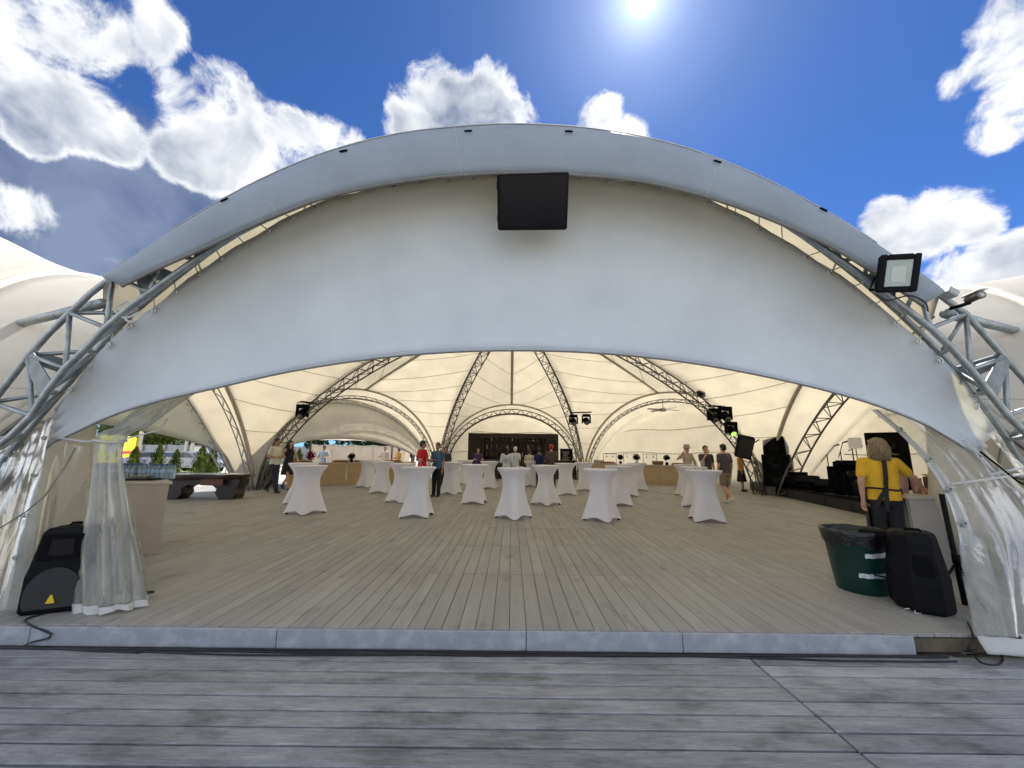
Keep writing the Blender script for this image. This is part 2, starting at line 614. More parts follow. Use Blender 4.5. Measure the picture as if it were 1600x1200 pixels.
RUBBER = mat('cable_rubber', (0.010, 0.010, 0.012), 0.55, 0, 0.2, 9)

# ------------------------------------------------------------------ mesh helpers
BASE = {}


class MB:
    def __init__(s):
        s.v = []
        s.f = []

    def add(s, vs, fs):
        o = len(s.v)
        s.v += [V(q) for q in vs]
        s.f += [tuple(i + o for i in f) for f in fs]
        return s

    def box(s, c, size, rot=None, taper=1.0, bev=0.0):
        hx, hy, hz = (q / 2 for q in size)
        c = V(c)
        if bev:
            b = min(bev, hx * .9, hy * .9, hz * .9)
            pts = []
            lv = [(-hz, b), (-hz + b, 0), (hz - b, 0), (hz, b)]
            for z, i in lv:
                x, y = hx - i, hy - i
                k = b
                pts += [(-x + k, -y, z), (x - k, -y, z), (x, -y + k, z), (x, y - k, z), (x - k, y, z), (-x + k, y, z), (-x, y - k, z), (-x, -y + k, z)]
            fs = [tuple(range(7, -1, -1)), tuple(range(24, 32))]
            for l in range(3):
                for i in range(8):
                    j = (i + 1) % 8
                    fs.append((l * 8 + i, l * 8 + j, l * 8 + 8 + j, l * 8 + 8 + i))
        else:
            pts = [(x * hx * (taper if z > 0 else 1), y * hy * (taper if z > 0 else 1), z * hz) for z in (-1, 1) for x, y in ((-1, -1), (1, -1), (1, 1), (-1, 1))]
            fs = [(3, 2, 1, 0), (4, 5, 6, 7), (0, 1, 5, 4), (1, 2, 6, 5), (2, 3, 7, 6), (3, 0, 4, 7)]
        out = []
        for p in pts:
            p = V(p)
            if rot is not None:
                p = rot @ p
            out.append(p + c)
        return s.add(out, fs)

    def tube(s, path, r, n=8, cap=True, closed=False):
        path = [V(p) for p in path]
        m = len(path)
        rs = r if isinstance(r, (list, tuple)) else [r] * m
        vs, fs = [], []
        prev = None
        for i, p in enumerate(path):
            if closed:
                t = path[(i + 1) % m] - path[i - 1]
            else:
                t = path[min(i + 1, m - 1)] - path[max(i - 1, 0)]
            if t.length < 1e-9:
                t = V((0, 0, 1))
            t.normalize()
            if prev is None:
                a = V((0, 0, 1)) if abs(t.z) < 0.9 else V((1, 0, 0))
                u = t.cross(a).normalized()
            else:
                u = (prev - t * prev.dot(t))
                u = u.normalized() if u.length > 1e-6 else t.orthogonal().normalized()
            prev = u
            w = t.cross(u)
            for k in range(n):
                a = 2 * PI * k / n
                vs.append(p + (u * math.cos(a) + w * math.sin(a)) * rs[i])
        for i in range(m if closed else m - 1):
            for k in range(n):
                a, b = i * n + k, i * n + (k + 1) % n
                c, d = ((i + 1) % m) * n + (k + 1) % n, ((i + 1) % m) * n + k
                fs.append((a, b, c, d))
        if cap and not closed:
            fs.append(tuple(range(n - 1, -1, -1)))
            fs.append(tuple(range((m - 1) * n, m * n)))
        return s.add(vs, fs)

    def lathe(s, prof, n=24, c=(0, 0, 0), sx=1.0, sy=1.0, mod=None, cap=True):
        c = V(c)
        vs, fs = [], []
        for (r, z) in prof:
            for k in range(n):
                a = 2 * PI * k / n
                rr, zz = (r, z) if mod is None else mod(r, z, a)
                vs.append(c + V((rr * math.cos(a) * sx, rr * math.sin(a) * sy, zz)))
        m = len(prof)
        for i in range(m - 1):
            for k in range(n):
                fs.append((i * n + k, i * n + (k + 1) % n, (i + 1) * n + (k + 1) % n, (i + 1) * n + k))
        if cap:
            if prof[0][0] > 1e-6:
                fs.append(tuple(range(n - 1, -1, -1)))
            if prof[-1][0] > 1e-6:
                fs.append(tuple(range((m - 1) * n, m * n)))
        return s.add(vs, fs)

    def ball(s, c, r, n=12, m=8, rot=None):
        r = r if isinstance(r, (tuple, list)) else (r, r, r)
        c = V(c)
        vs, fs = [], []
        for i in range(1, m):
            th = PI * i / m
            for k in range(n):
                a = 2 * PI * k / n
                p = V((r[0] * math.sin(th) * math.cos(a), r[1] * math.sin(th) * math.sin(a), r[2] * math.cos(th)))
                vs.append(c + (rot @ p if rot is not None else p))
        top, bot = V((0, 0, r[2])), V((0, 0, -r[2]))
        vs.append(c + (rot @ top if rot is not None else top))
        vs.append(c + (rot @ bot if rot is not None else bot))
        T, B = len(vs) - 2, len(vs) - 1
        for i in range(m - 2):
            for k in range(n):
                fs.append((i * n + k, (i + 1) * n + k, (i + 1) * n + (k + 1) % n, i * n + (k + 1) % n))
        for k in range(n):
            fs.append((T, k, (k + 1) % n))
            fs.append((B, (m - 2) * n + (k + 1) % n, (m - 2) * n + k))
        return s.add(vs, fs)

    def cap(s, p, q, r1, r2, n=12):
        """closed tapered capsule"""
        p, q = V(p), V(q)
        t = (q - p)
        L = max(t.length, 1e-6)
        t = t / L
        path, rs = [], []
        for a in (-88, -60, -30, 0):
            path.append(p + t * (r1 * math.sin(math.radians(a))))
            rs.append(max(r1 * math.cos(math.radians(a)), 1e-4))
        for a in (0, 30, 60, 88):
            path.append(q + t * (r2 * math.sin(math.radians(a))))
            rs.append(max(r2 * math.cos(math.radians(a)), 1e-4))
        return s.tube(path, rs, n)

    def rings(s, rr, n=20):
        """closed loft of horizontal ellipses (z, rx, ry, cx, cy)"""
        vs, fs = [], []
        for (z, rx, ry, cx, cy) in rr:
            for k in range(n):
                a = 2 * PI * k / n
                vs.append((cx + rx * math.cos(a), cy + ry * math.sin(a), z))
        m = len(rr)
        for i in range(m - 1):
            for k in range(n):
                fs.append((i * n + k, i * n + (k + 1) % n, (i + 1) * n + (k + 1) % n, (i + 1) * n + k))
        fs.append(tuple(range(n - 1, -1, -1)))
        fs.append(tuple(range((m - 1) * n, m * n)))
        return s.add(vs, fs)

    def grid(s, rows):
        n = len(rows[0])
        vs = [p for r in rows for p in r]
        fs = []
        for i in range(len(rows) - 1):
            for k in range(n - 1):
                fs.append((i * n + k, i * n + k + 1, (i + 1) * n + k + 1, (i + 1) * n + k))
        return s.add(vs, fs)

    def slab(s, poly, d):
        """extrude a planar polygon by the vector d"""
        poly = [V(p) for p in poly]
        d = V(d)
        n = len(poly)
        fs = [tuple(range(n - 1, -1, -1)), tuple(range(n, 2 * n))]
        fs += [(i, (i + 1) % n, n + (i + 1) % n, n + i) for i in range(n)]
        return s.add(poly + [p + d for p in poly], fs)

    def mesh(s, name, m, smooth=False, off=None):
        me = bpy.data.meshes.new(name)
        me.from_pydata([tuple(p - off) if off is not None else tuple(p) for p in s.v], [], s.f)
        if m is not None:
            me.materials.append(m)
        if smooth:
            me.polygons.foreach_set('use_smooth', [True] * len(me.polygons))
        me.update()
        return me

    def build(s, name, m, parent=None, smooth=False, thick=None, auto=None):
        off = None
        if parent is not None:
            off = BASE.get(parent, V((0, 0, 0)))
        else:
            xs = [p.x for p in s.v]
            ys = [p.y for p in s.v]
            off = V(((min(xs) + max(xs)) / 2, (min(ys) + max(ys)) / 2, min(p.z for p in s.v)))
        me = s.mesh(name, m, smooth, off)
        if smooth and auto:
            try:
                me.set_sharp_from_angle(angle=math.radians(auto))
            except Exception:
                pass
        o = bpy.data.objects.new(name, me)
        COL.objects.link(o)
        if parent is not None:
            o.parent = parent
            BASE[o] = off
        else:
            o.location = off
            BASE[o] = off
        if thick:
            md = o.modifiers.new('thickness', 'SOLIDIFY')
            md.thickness = thick
            md.offset = 0
        return o


def tag(o, label=None, cat=None, group=None, kind=None):
    if label:
        o['label'] = label
    if cat:
        o['category'] = cat
    if group:
        o['group'] = group
    if kind:
        o['kind'] = kind
    return o


def thing(name, label, cat, loc=(0, 0, 0), rz=0.0, group=None, local=True):
    o = bpy.data.objects.new(name, None)
    COL.objects.link(o)
    o.empty_display_size = 0.2
    o.location = loc
    o.rotation_euler = (0, 0, rz)
    BASE[o] = V((0, 0, 0)) if local else V(loc)
    return tag(o, label, cat, group)


def copy_thing(src, loc, rz, label=None):
    r = src.copy()
    COL.objects.link(r)
    r.location = loc
    r.rotation_euler = (0, 0, rz)
    if label:
        r['label'] = label
    for ch in list(src.children):
        c = ch.copy()
        COL.objects.link(c)
        c.parent = r
        for g in list(ch.children):
            d = g.copy()
            COL.objects.link(d)
            d.parent = c
    return r


def crom(pts, n):
    """resample a polyline through its points, evenly by arc length"""
    pts = [V(p) for p in pts]
    P = [pts[0] * 2 - pts[1]] + pts + [pts[-1] * 2 - pts[-2]]
    fine = []
    for i in range(1, len(P) - 2):
        for k in range(12):
            t = k / 12
            a, b, c, d = P[i - 1], P[i], P[i + 1], P[i + 2]
            fine.append(0.5 * ((2 * b) + (c - a) * t + (2 * a - 5 * b + 4 * c - d) * t * t + (3 * b - a - 3 * c + d) * t ** 3))
    fine.append(pts[-1])
    L = [0]
    for i in range(1, len(fine)):
        L.append(L[-1] + (fine[i] - fine[i - 1]).length)
    out = []
    j = 0
    for k in range(n):
        s_ = L[-1] * k / (n - 1)
        while j < len(L) - 2 and L[j + 1] < s_:
            j += 1
        q = (s_ - L[j]) / max(L[j + 1] - L[j], 1e-9)
        out.append(fine[j].lerp(fine[j + 1], min(max(q, 0), 1)))
    return out


def at(curve, t):
    x = t * (len(curve) - 1)
    i = min(int(x), len(curve) - 2)
    return curve[i].lerp(curve[i + 1], x - i)


def rotz(a):
    return Matrix.Rotation(a, 3, 'Z')


def rotx(a):
    return Matrix.Rotation(a, 3, 'X')


def roty(a):
    return Matrix.Rotation(a, 3, 'Y')


# ------------------------------------------------------------------ the setting: ground, lower deck, stage floor
g_ = MB()
g_.grid([[V((x, y, -0.035)) for x in (-900, -300, -80, -20, 20, 80, 300, 900)] for y in (-300, -60, -10, 10, 40, 120, 500, 1500)])
tag(g_.build('ground', GRAVEL), kind='structure')

db_ = MB()
db_.box((0, -2.0, -0.0265), (15, 10.8, 0.012))
deck = tag(db_.build('lower_deck', UNDER), kind='structure')
PWD = 0.145


def plank_mesh(lx, ly, h, ch=0.004):
    m = MB()
    m.box((0, 0, -h / 2), (lx, ly, h), bev=ch)
    return m.mesh('plank', None)


pm_cache = {}


def add_plank(parent, x, y, z, lx, ly, m, h=0.03, rz=0.0, tilt=(0, 0)):
    key = (round(lx, 3), round(ly, 3), m.name)
    if key not in pm_cache:
        me = plank_mesh(lx, ly, h)
        me.materials.append(m)
        pm_cache[key] = me
    o = bpy.data.objects.new('plank', pm_cache[key])
    COL.objects.link(o)
    o.parent = parent
    b = BASE[parent]
    o.location = V((x, y, z)) - b
    o.rotation_euler = (tilt[0], tilt[1], rz)
    return o


rnd = random.Random(3)
for i in range(30):
    y = 3.415 - PWD * (i + 0.5)
    for (x0, x1) in ((-7.1, -4.103), (-4.097, 1.898), (1.906, 7.2)):
        add_plank(deck, (x0 + x1) / 2, y + rnd.uniform(-.002, .002), rnd.uniform(-0.0025, 0.0015), x1 - x0 - 0.006, PWD - 0.016, DECK, tilt=(rnd.uniform(-.006, .006), 0))

# stage floor: hexagonal platform, boards laid front to back in 1.46 m bays
Y0, BAY, PW = 3.47, 1.46, 0.14
fb = MB()
FLOORPOLY = [(-7.6, 3.48), (7.6, 3.48), (9.6, 6.0), (14.2, 14.5), (9.5, 26.0), (-9.5, 26.0), (-12.8, 14.5), (-9.8, 6.0)]
fb.slab([(x, y, 0.0) for x, y in FLOORPOLY], (0, 0, 0.118))
stage_floor = tag(fb.build('stage_floor', UNDER), kind='structure')


def inside(x, y):
    c = False
    n = len(FLOORPOLY)
    for i in range(n):
        x1, y1 = FLOORPOLY[i]
        x2, y2 = FLOORPOLY[(i + 1) % n]
        if (y1 > y) != (y2 > y) and x < (x2 - x1) * (y - y1) / (y2 - y1) + x1:
            c = not c
    return c


cells = []
for r in range(16):
    for c in range(-100, 101):
        x, y = (c + 0.5) * PW, Y0 + BAY * (r + 0.5)
        if inside(x, y) or (r == 0 and abs(x) < 7.5):
            cells.append((abs(x) * 0.35 + y, x, y, r))
cells.sort()
near = 0
rest = MB()
for (_, x, y, r) in cells:
    dz = rnd.uniform(-0.002, 0.0015)
    if near < 300:
        add_plank(stage_floor, x, y, 0.15 + dz, PW - 0.004, BAY - 0.004, PLANK, tilt=(0, rnd.uniform(-.008, .008)))
        near += 1
    else:
        rest.box((x, y, 0.135 + dz), (PW - 0.004, BAY - 0.004, 0.03))
tag(rest.build('planks_beyond', PLANK, stage_floor), kind='stuff')
# fascia boards along the front edge, one bay left open at the right
xs = [at_z(px, 1000, 0.075).x for px in (440, 820, 1065, 1410)]
edges = [-7.5, -5.2, -3.9] + [at_z(430, 984).x, at_z(822, 984).x, at_z(1062, 984).x, at_z(1410, 984).x]
for a, b in zip(edges[:-1], edges[1:]):
    fm = MB()
    fm.box(((a + b) / 2, 3.452, 0.071), (b - a - 0.006, 0.022, 0.142), rot=rotx(rnd.uniform(-.02, .02)), bev=0.003)
    fm.build('fascia_panel', FASCIA, stage_floor)
jm = MB()
jm.box(((edges[-1] + 7.5) / 2, 3.50, 0.062), (7.5 - edges[-1], 0.05, 0.10))
jm.build('joist', mat('old_joist', (0.10, 0.08, 0.055), 0.8, 0, 0.4, 6), stage_floor)

# ------------------------------------------------------------------ the event tent
CROWN = V((0, 13.2, 7.2))
NODE = {'FL': V((-6.1, 3.9, 0.15)), 'FR': V((6.1, 3.9, 0.15)), 'ML': V((-9.6, 14.9, 0.15)), 'MR': V((9.6, 14.9, 0.15)),
        'BL': V((-4.2, 23.0, 0.15)), 'BR': V((4.2, 23.0, 0.15))}
tent = thing('event_tent', 'large white arched membrane event tent on a galvanised truss frame', 'tent', (0, 13.2, 0.15), local=False)

# front arch curves, laid out in the leaning plane of the arch
HOOD_OUT = crom([NODE['FL'] + V((0.1, -.05, 0)), V((-5.6, 3.8, 1.3))] + [on_arch(*p, -0.06) for p in ((-12, 618), (70, 518), (165, 438), (250, 375), (360, 307), (480, 250), (600, 214), (720, 198), (830, 194), (940, 203), (1060, 228), (1180, 274), (1300, 338), (1400, 404), (1470, 455), (1562, 548), (1606, 598))]
                + [V((5.6, 3.8, 1.3)), NODE['FR'] + V((-0.1, -.05, 0))], 97)
HOOD_LOW = [on_arch(*p, -0.24) for p in ((192, 448), (250, 420), (325, 387), (400, 352), (500, 313), (600, 290), (700, 277), (800, 272), (900, 275), (1000, 285), (1100, 308), (1200, 343), (1300, 388), (1380, 438), (1440, 478))]
HOOD_TOP = [on_arch(*p, -0.10) for p in ((165, 436), (250, 373), (360, 305), (480, 248), (600, 212), (720, 196), (830, 193), (940, 202), (1060, 227), (1180, 273), (1300, 337), (1400, 403), (1470, 453))]
CH_FRONT = crom([V((-6.0, 3.72, 0.16)), V((-5.55, 3.66, 0.95))] + [on_arch(*p, -0.17) for p in ((25, 675), (87, 592), (125, 555), (175, 503), (225, 464), (345, 380), (430, 335), (550, 286), (700, 255), (815, 249), (950, 257), (1080, 284), (1200, 334), (1320, 412), (1425, 490), (1475, 532), (1525, 587), (1592, 667))]
                + [V((5.65, 3.66, 0.95)), V((6.05, 3.72, 0.16))], 61)
CH_BACK = crom([V((-5.95, 4.1, 0.16)), V((-5.5, 4.08, 0.95))] + [on_arch(*p, 0.19) for p in ((20, 702), (57, 657), (82, 628), (135, 566), (175, 521), (217, 481), (340, 385), (430, 337), (550, 294), (700, 263), (815, 257), (950, 265), (1080, 292), (1200, 335), (1320, 417), (1420, 503), (1492, 578), (1550, 652), (1585, 705))]
               + [V((5.55, 4.08, 0.95)), V((6.0, 4.1, 0.16))], 61)
CH_OUT = crom([NODE['FL'] + V((-0.1, 0, 0)), V((-5.95, 3.85, 0.95))] + [on_arch(*p, 0.0) for p in ((-45, 668), (0, 613), (57, 541), (72, 525), (137, 463), (168, 437), (265, 385), (375, 318), (490, 266), (610, 232), (725, 216), (830, 213), (935, 221), (1050, 245), (1170, 292), (1290, 355), (1390, 420), (1455, 455), (1500, 482), (1562, 550), (1606, 598), (1640, 645))]
              + [V((5.95, 3.85, 0.95)), NODE['FR'] + V((0.1, 0, 0))], 61)

front_truss = MB().tube(CH_OUT, 0.028, 10).build('arch_truss', STEEL, tent, True)
for cv, r in ((CH_FRONT, 0.030), (CH_BACK, 0.028)):
    MB().tube(cv, r, 10).build('chord', STEEL, front_truss, True)
for i in range(0, 60, 2):
    j = i + 1
    for a, b in ((CH_OUT[i], CH_FRONT[j]), (CH_FRONT[j], CH_OUT[i + 2]), (CH_OUT[i], CH_BACK[j]), (CH_FRONT[i], CH_BACK[j])):
        MB().tube([a, b], 0.021, 7).build('brace', STEEL, front_truss, True)
for i in range(0, 61, 5):               # diaphragm plates across the truss, a folded web with flanges
    o, f, b = CH_OUT[i], CH_FRONT[i], CH_BACK[i]
    t = (CH_OUT[min(i + 1, 60)] - CH_OUT[max(i - 1, 0)]).normalized()
    m = MB()
    for q in (f, b):
        d = (q - o)
        m.slab([o - t * 0.06, o + t * 0.06, q + t * 0.085, q - t * 0.085], d.cross(t).normalized() * 0.012)
    m.slab([f - t * 0.06, f + t * 0.06, b + t * 0.06, b - t * 0.06], (f - b).cross(t).normalized() * 0.012)
    m.build('gusset_plate', STEEL_PLATE, front_truss)

# hood band over the arch: convex strip, lower edge with a rope pocket
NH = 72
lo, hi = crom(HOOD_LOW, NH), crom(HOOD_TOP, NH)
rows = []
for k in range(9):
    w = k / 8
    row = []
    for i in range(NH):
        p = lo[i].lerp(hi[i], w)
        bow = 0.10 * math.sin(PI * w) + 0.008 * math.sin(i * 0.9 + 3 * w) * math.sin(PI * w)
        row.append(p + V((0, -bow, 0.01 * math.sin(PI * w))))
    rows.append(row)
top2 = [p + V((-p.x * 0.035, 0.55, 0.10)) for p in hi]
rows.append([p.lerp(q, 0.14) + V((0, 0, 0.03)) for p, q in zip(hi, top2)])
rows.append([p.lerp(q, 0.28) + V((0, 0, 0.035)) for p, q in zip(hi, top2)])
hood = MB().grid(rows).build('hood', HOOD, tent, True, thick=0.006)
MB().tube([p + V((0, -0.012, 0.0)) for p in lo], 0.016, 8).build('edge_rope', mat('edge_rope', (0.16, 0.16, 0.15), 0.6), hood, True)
MB().tube([p.lerp(q, 0.93) + V((0, -0.035, 0)) for p, q in zip(lo, hi)][6:-6], 0.006, 6).build('stitched_seam', mat('stitch', (0.42, 0.44, 0.43), 0.8), hood, True)
for t in (0.155, 0.30, 0.435, 0.545, 0.71, 0.845):
    i = int(t * NH)
    p = lo[i].lerp(hi[i], 0.70) + V((0, -0.105, 0))
    d = (lo[i + 1] - lo[i]).normalized()
    MB().tube([p - d * 0.042, p - d * 0.03, p + d * 0.03, p + d * 0.042], [0.003, 0.010, 0.010, 0.003], 6).build('lacing_slot', BLACKM, hood)
for t in (0.20, 0.42, 0.72):            # welded cross seams of the band
    i = int(t * NH)
    MB().tube([lo[i].lerp(hi[i], w) + V((0, -0.10 * math.sin(PI * w) - 0.004, 0)) for w in (0.02, .2, .4, .6, .8, .97)], 0.004, 5).build('stitched_seam', MATS['stitch'], hood)

# valance: white panel laced into the arch
VT = crom([on_arch(*p, 0.16) for p in ((84, 640), (112, 603), (152, 556), (192, 513), (240, 481), (283, 444), (328, 412), (373, 383), (463, 332), (515, 311), (610, 288), (700, 277), (815, 271), (950, 279), (1080, 303), (1159, 336), (1250, 390), (1340, 449), (1382, 486), (1427, 522), (1490, 578), (1525, 628), (1552, 668))], 81)
VB = crom([on_arch(*p, 0.20) for p in ((83, 692), (200, 641), (340, 606), (480, 576), (640, 555), (800, 548), (960, 554), (1120, 574), (1300, 613), (1430, 657), (1532, 714))], 81)
rows = []
for k in range(17):
    w = k / 16
    row = []
    for i in range(81):
        u = i / 80
        p = VT[i].lerp(VB[i], w)
        sag = 0.16 * math.sin(PI * w) * (math.sin(PI * u) ** 0.7)
        scal = 0.010 * math.sin(i * 2 * PI / 4.0) * (1 - w) ** 6
        fold = 0.022 * math.sin((u + 0.25 * w) * 85) * (abs(2 * u - 1) ** 7) + 0.006 * math.sin(u * 37 + w * 9) * math.sin(PI * w)
        row.append(p + V((0, sag + fold, scal)))
    rows.append(row)
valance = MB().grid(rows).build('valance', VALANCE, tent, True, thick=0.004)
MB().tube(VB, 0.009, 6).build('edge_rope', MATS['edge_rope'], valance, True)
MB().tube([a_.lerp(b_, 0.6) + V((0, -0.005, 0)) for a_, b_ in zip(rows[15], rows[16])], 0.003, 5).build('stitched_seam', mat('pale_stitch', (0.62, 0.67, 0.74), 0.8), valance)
for i in range(2, 80, 2):
    p = at(VT, i / 80)
    q = at(VB, i / 80)
    d = (q - p).normalized()
    c = p + d * 0.045
    ring = []
    t = (at(VT, min(i + 1, 80) / 80) - at(VT, (i - 1) / 80)).normalized()
    for k in range(10):
        a = 2 * PI * k / 10
        ring.append(c + (d * math.cos(a) + t * math.sin(a)) * 0.021 + V((0, -0.02, 0)))
    MB().tube(ring, 0.0085, 6, closed=True).build('grommet', mat('bright_eyelet', (0.62, 0.63, 0.62), 0.3, 0.7), valance, True)
    best = min(CH_BACK, key=lambda s: (s - c).length)
    if (best - c).length > 0.03:
        MB().tube([c + V((0, -.01, 0)), best], 0.0055, 5).build('lacing_rope', mat('lacing_rope', (0.5, 0.5, 0.47), 0.8), valance)


def ratio(t):
    return 0.8 * math.sqrt(t) + 0.2 * math.sqrt(max(0, 1 - (1 - t) ** 2))


def rib(node, n=41):
    out = []
    for i in range(n):
        k = i / (n - 1)
        t = k * k * 0.55 + k * 0.45
        p = node.lerp(CROWN, t)
        p.z = 0.15 + (CROWN.z - 0.15) * ratio(t)
        out.append(p)
    return out


RIB = {k: rib(v) for k, v in NODE.items()}


def lattice(m, path, size, rc, rb, nb):
    """triangular lattice girder along a path; the single chord lies outside the curve"""
    mid = sum(path, V((0, 0, 0))) / len(path)
    pts = [at(path, i / nb) for i in range(nb + 1)]
    A, B, C = [], [], []
    for i, p in enumerate(pts):
        t = (pts[min(i + 1, nb)] - pts[max(i - 1, 0)]).normalized()
        out = (p - V((mid.x, mid.y, 0.0)))
        n_ = (out - t * out.dot(t)).normalized()
        b = t.cross(n_).normalized()
        A.append(p + n_ * size * 0.30)
        B.append(p - n_ * size * 0.55 + b * size * 0.5)
        C.append(p - n_ * size * 0.55 - b * size * 0.5)
    for cv in (A, B, C):
        m.tube(cv, rc, 6)
    for i in range(nb):
        j = i + 1
        if i % 2 == 0:
            prs = ((A[i], B[j]), (A[i], C[j]), (B[i], C[j]))
        else:
            prs = ((B[i], A[j]), (C[i], A[j]), (C[i], B[j]))
        for a, b in prs:
            m.tube([a, b], rb, 5)
    return A, B, C


RIBC = {}
for k in ('ML', 'MR', 'BL', 'BR', 'FL', 'FR'):
    m = MB()
    pth = [p + V((0, 0, -0.22)) - (p - V((0, 13.2, p.z))).normalized() * 0.12 * (1 - i / 40) for i, p in enumerate(RIB[k])]
    RIBC[k] = pth
    lattice(m, pth, 0.40, 0.030, 0.017, 34)
    m.build('rib_truss', DARKSTEEL, tent, True)


def arch(a, b, h, lean, n=41, lat=1.0, ext=0.0, drop=0.0):
    A, B = NODE[a], NODE[b]
    mid = (A + B) / 2
    out = V((mid.x, mid.y - 13.2, 0)).normalized()
    half = (B - A) / 2
    r = []
    for i in range(n):
        ph = PI * i / (n - 1)
        s = math.sin(ph)
        p = mid - half * math.cos(ph) * lat
        bz = s ** 0.86
        p = p + out * (lean * bz + ext * (0.25 + 0.75 * bz))
        p.z = 0.15 + h * bz - drop * bz
        r.append(p)
    return r, out


OPEN = {  # opening: nodes, arch height, lean, hood reach, drop of lip, closed wall?
    'left': ('FL', 'ML', 5.0, 1.1, 2.2, -0.75, False),
    'back_left': ('ML', 'BL', 4.60, 0.8, 1.6, 0.40, False),
    'back': ('BL', 'BR', 4.45, 0.6, 3.2, 0.25, True),
    'back_right': ('BR', 'MR', 4.60, 0.8, 2.0, 0.45, True),
    'right': ('MR', 'FR', 4.9, 1.0, 3.6, -0.45, True),
}


def half_sector(ribc, archhalf, apex, top):
    """membrane between a rib and the line that climbs the arch and then the ridge"""
    K, Wn = 40, 10
    rows = []
    for i in range(K + 1):
        k = i / K
        T = at(ribc, k)
        if k <= 0.6:
            Q = at(archhalf, k / 0.6)
        else:
            w = (k - 0.6) / 0.4
            Q = apex.lerp(top, w)
            Q.z = apex.z + (top.z - apex.z) * (w ** 0.92)
        row = []
        for j in range(Wn + 1):
            w = j / Wn
            p = T.lerp(Q, w)
            L = (T - Q).length
            p.z -= 0.022 * L * math.sin(PI * w)
            row.append(p)
        rows.append(row)
    return rows


def sector(a, b, arch_pts, pocket=True):
    n = len(arch_pts)
    h = n // 2
    apex = arch_pts[h]
    for nd, half in ((a, arch_pts[:h + 1]), (b, arch_pts[h:][::-1])):
        rows = half_sector(RIB[nd], half, apex, CROWN)
        rp = MB().grid(rows).build('roof_panel', ROOF, tent, True, thick=0.003)
        for i in (6, 10, 14, 18, 22, 26, 30, 34):
            MB().tube([p + V((0, 0, -0.015)) for p in rows[i]], 0.011, 5, cap=False).build('seam', SEAM, rp)
        ridge = [r[-1] + V((0, 0, -0.02)) for r in rows]
        if not pocket:
            continue
        MB().tube(ridge[1:25], 0.07, 8).build('ridge_pocket', RIDGE, rp, True)
        if nd == a:
            MB().tube(ridge[24:], 0.075, 8).build('ridge_pocket', RIDGE, rp, True)


def set_back(s):
    g = on_arch(165, 438, -0.06) if s < 0 else on_arch(1470, 455, -0.06)
    return [V((s * 5.75, 5.6, 0.3)), V((s * 5.35, 5.0, 1.7)), V((s * 4.75, 4.35, 2.75)), g]


mid_pts = [on_arch(*p, -0.06) for p in ((250, 375), (360, 307), (480, 250), (600, 214), (720, 198), (830, 194), (940, 203), (1060, 228), (1180, 274), (1300, 338), (1400, 404))]
FRONT_EDGE = crom(set_back(-1) + mid_pts + set_back(1)[::-1], 97)
sector('FL', 'FR', FRONT_EDGE, False)
LIP = {}
for nm, (a, b, h, lean, ext, drop, closed) in OPEN.items():
    ar, out = arch(a, b, h, lean)
    sector(a, b, ar)
    m = MB()
    ap, _ = arch(a, b, h - 0.42, lean + 0.12, lat=0.90 if nm == 'right' else 0.955, ext=0.9 if nm == 'right' else 0.0)
    lattice(m, ap, {'right': 0.42, 'back': 0.34}.get(nm, 0.17), 0.030 if nm in ('right', 'back') else 0.020, 0.016 if nm in ('right', 'back') else 0.010, 44)
    m.build('opening_truss', STEEL if nm in ('left',) else DARKSTEEL, tent, True)
    lip, _ = arch(a, b, h, lean, ext=ext, drop=drop)
    LIP[nm] = lip
    rows = []
    for k in range(9):
        w = k / 8
        rows.append([p.lerp(q, w) + V((0, 0, -0.10 * math.sin(PI * w) * math.sin(PI * i / 40))) for i, (p, q) in enumerate(zip(ar, lip))])
    MB().grid(rows).build('hood', ROOF, tent, True, thick=0.003)
    if closed:
        rows = []
        for k in range(9):
            w = k / 8
            rows.append([V((p.x, p.y, p.z + (0.14 - p.z) * w)) + out * (0.15 * math.sin(PI * w)) for p in lip[1:-1]])
        wl = MB().grid(rows).build('wall_panel', ROOF, tent, True, thick=0.003)
        for hz in (1.7, 3.0):
            pts = [V((p.x, p.y, hz + 0.05 * math.cos(i * .5))) - out * 0.0 for i, p in enumerate(lip) if p.z > hz + 0.1]
            MB().tube([p + out * 0.10 for p in pts], 0.018, 5).build('seam', SEAM, wl)
    else:
        zr = {'left': 0.47, 'back_left': 0.50, 'back': 0.80}[nm]
        low = [V((p.x, p.y, 0.15 + (p.z - 0.15) * zr)) - out * 0.1 for p in lip]
        if nm == 'left':
            low = [V((p.x, p.y, min(p.z, 0.15 + 2.18 * math.sin(PI * i / 40) ** 0.32))) - out * 0.1 for i, p in enumerate(lip)]
        rows = []
        for k in range(9):
            w = k / 8
            rows.append([p.lerp(q, w) - out * (0.12 * math.sin(PI * w)) for p, q in zip(lip, low)])
        vl = MB().grid(rows).build('valance', VALANCE if nm == 'left' else ROOF, tent, True, thick=0.003)
        MB().tube(low, 0.012, 5).build('edge_rope', MATS['edge_rope'], vl)
        m2 = MB()
        lattice(m2, [p + V((0, 0, -0.12)) for p in lip], 0.26, 0.024, 0.013, 50)
        m2.build('lip_truss', STEEL, tent, True)

# stay pipes from the front arch to the side arches
for s, (pa, pb) in ((-1, ((160, 474), (-60, 528))), (1, ((1478, 490), (1660, 535)))):
    A = on_arch(*pa, 0.05)
    B = at_y(*pb, 6.3)
    MB().tube([A, B], 0.05, 12).build('stay_pipe', STEEL, tent, True)

# ------------------------------------------------------------------ cocktail tables under stretch covers
def smooth01(x):
    x = min(max(x, 0), 1)
    return x * x * (3 - 2 * x)


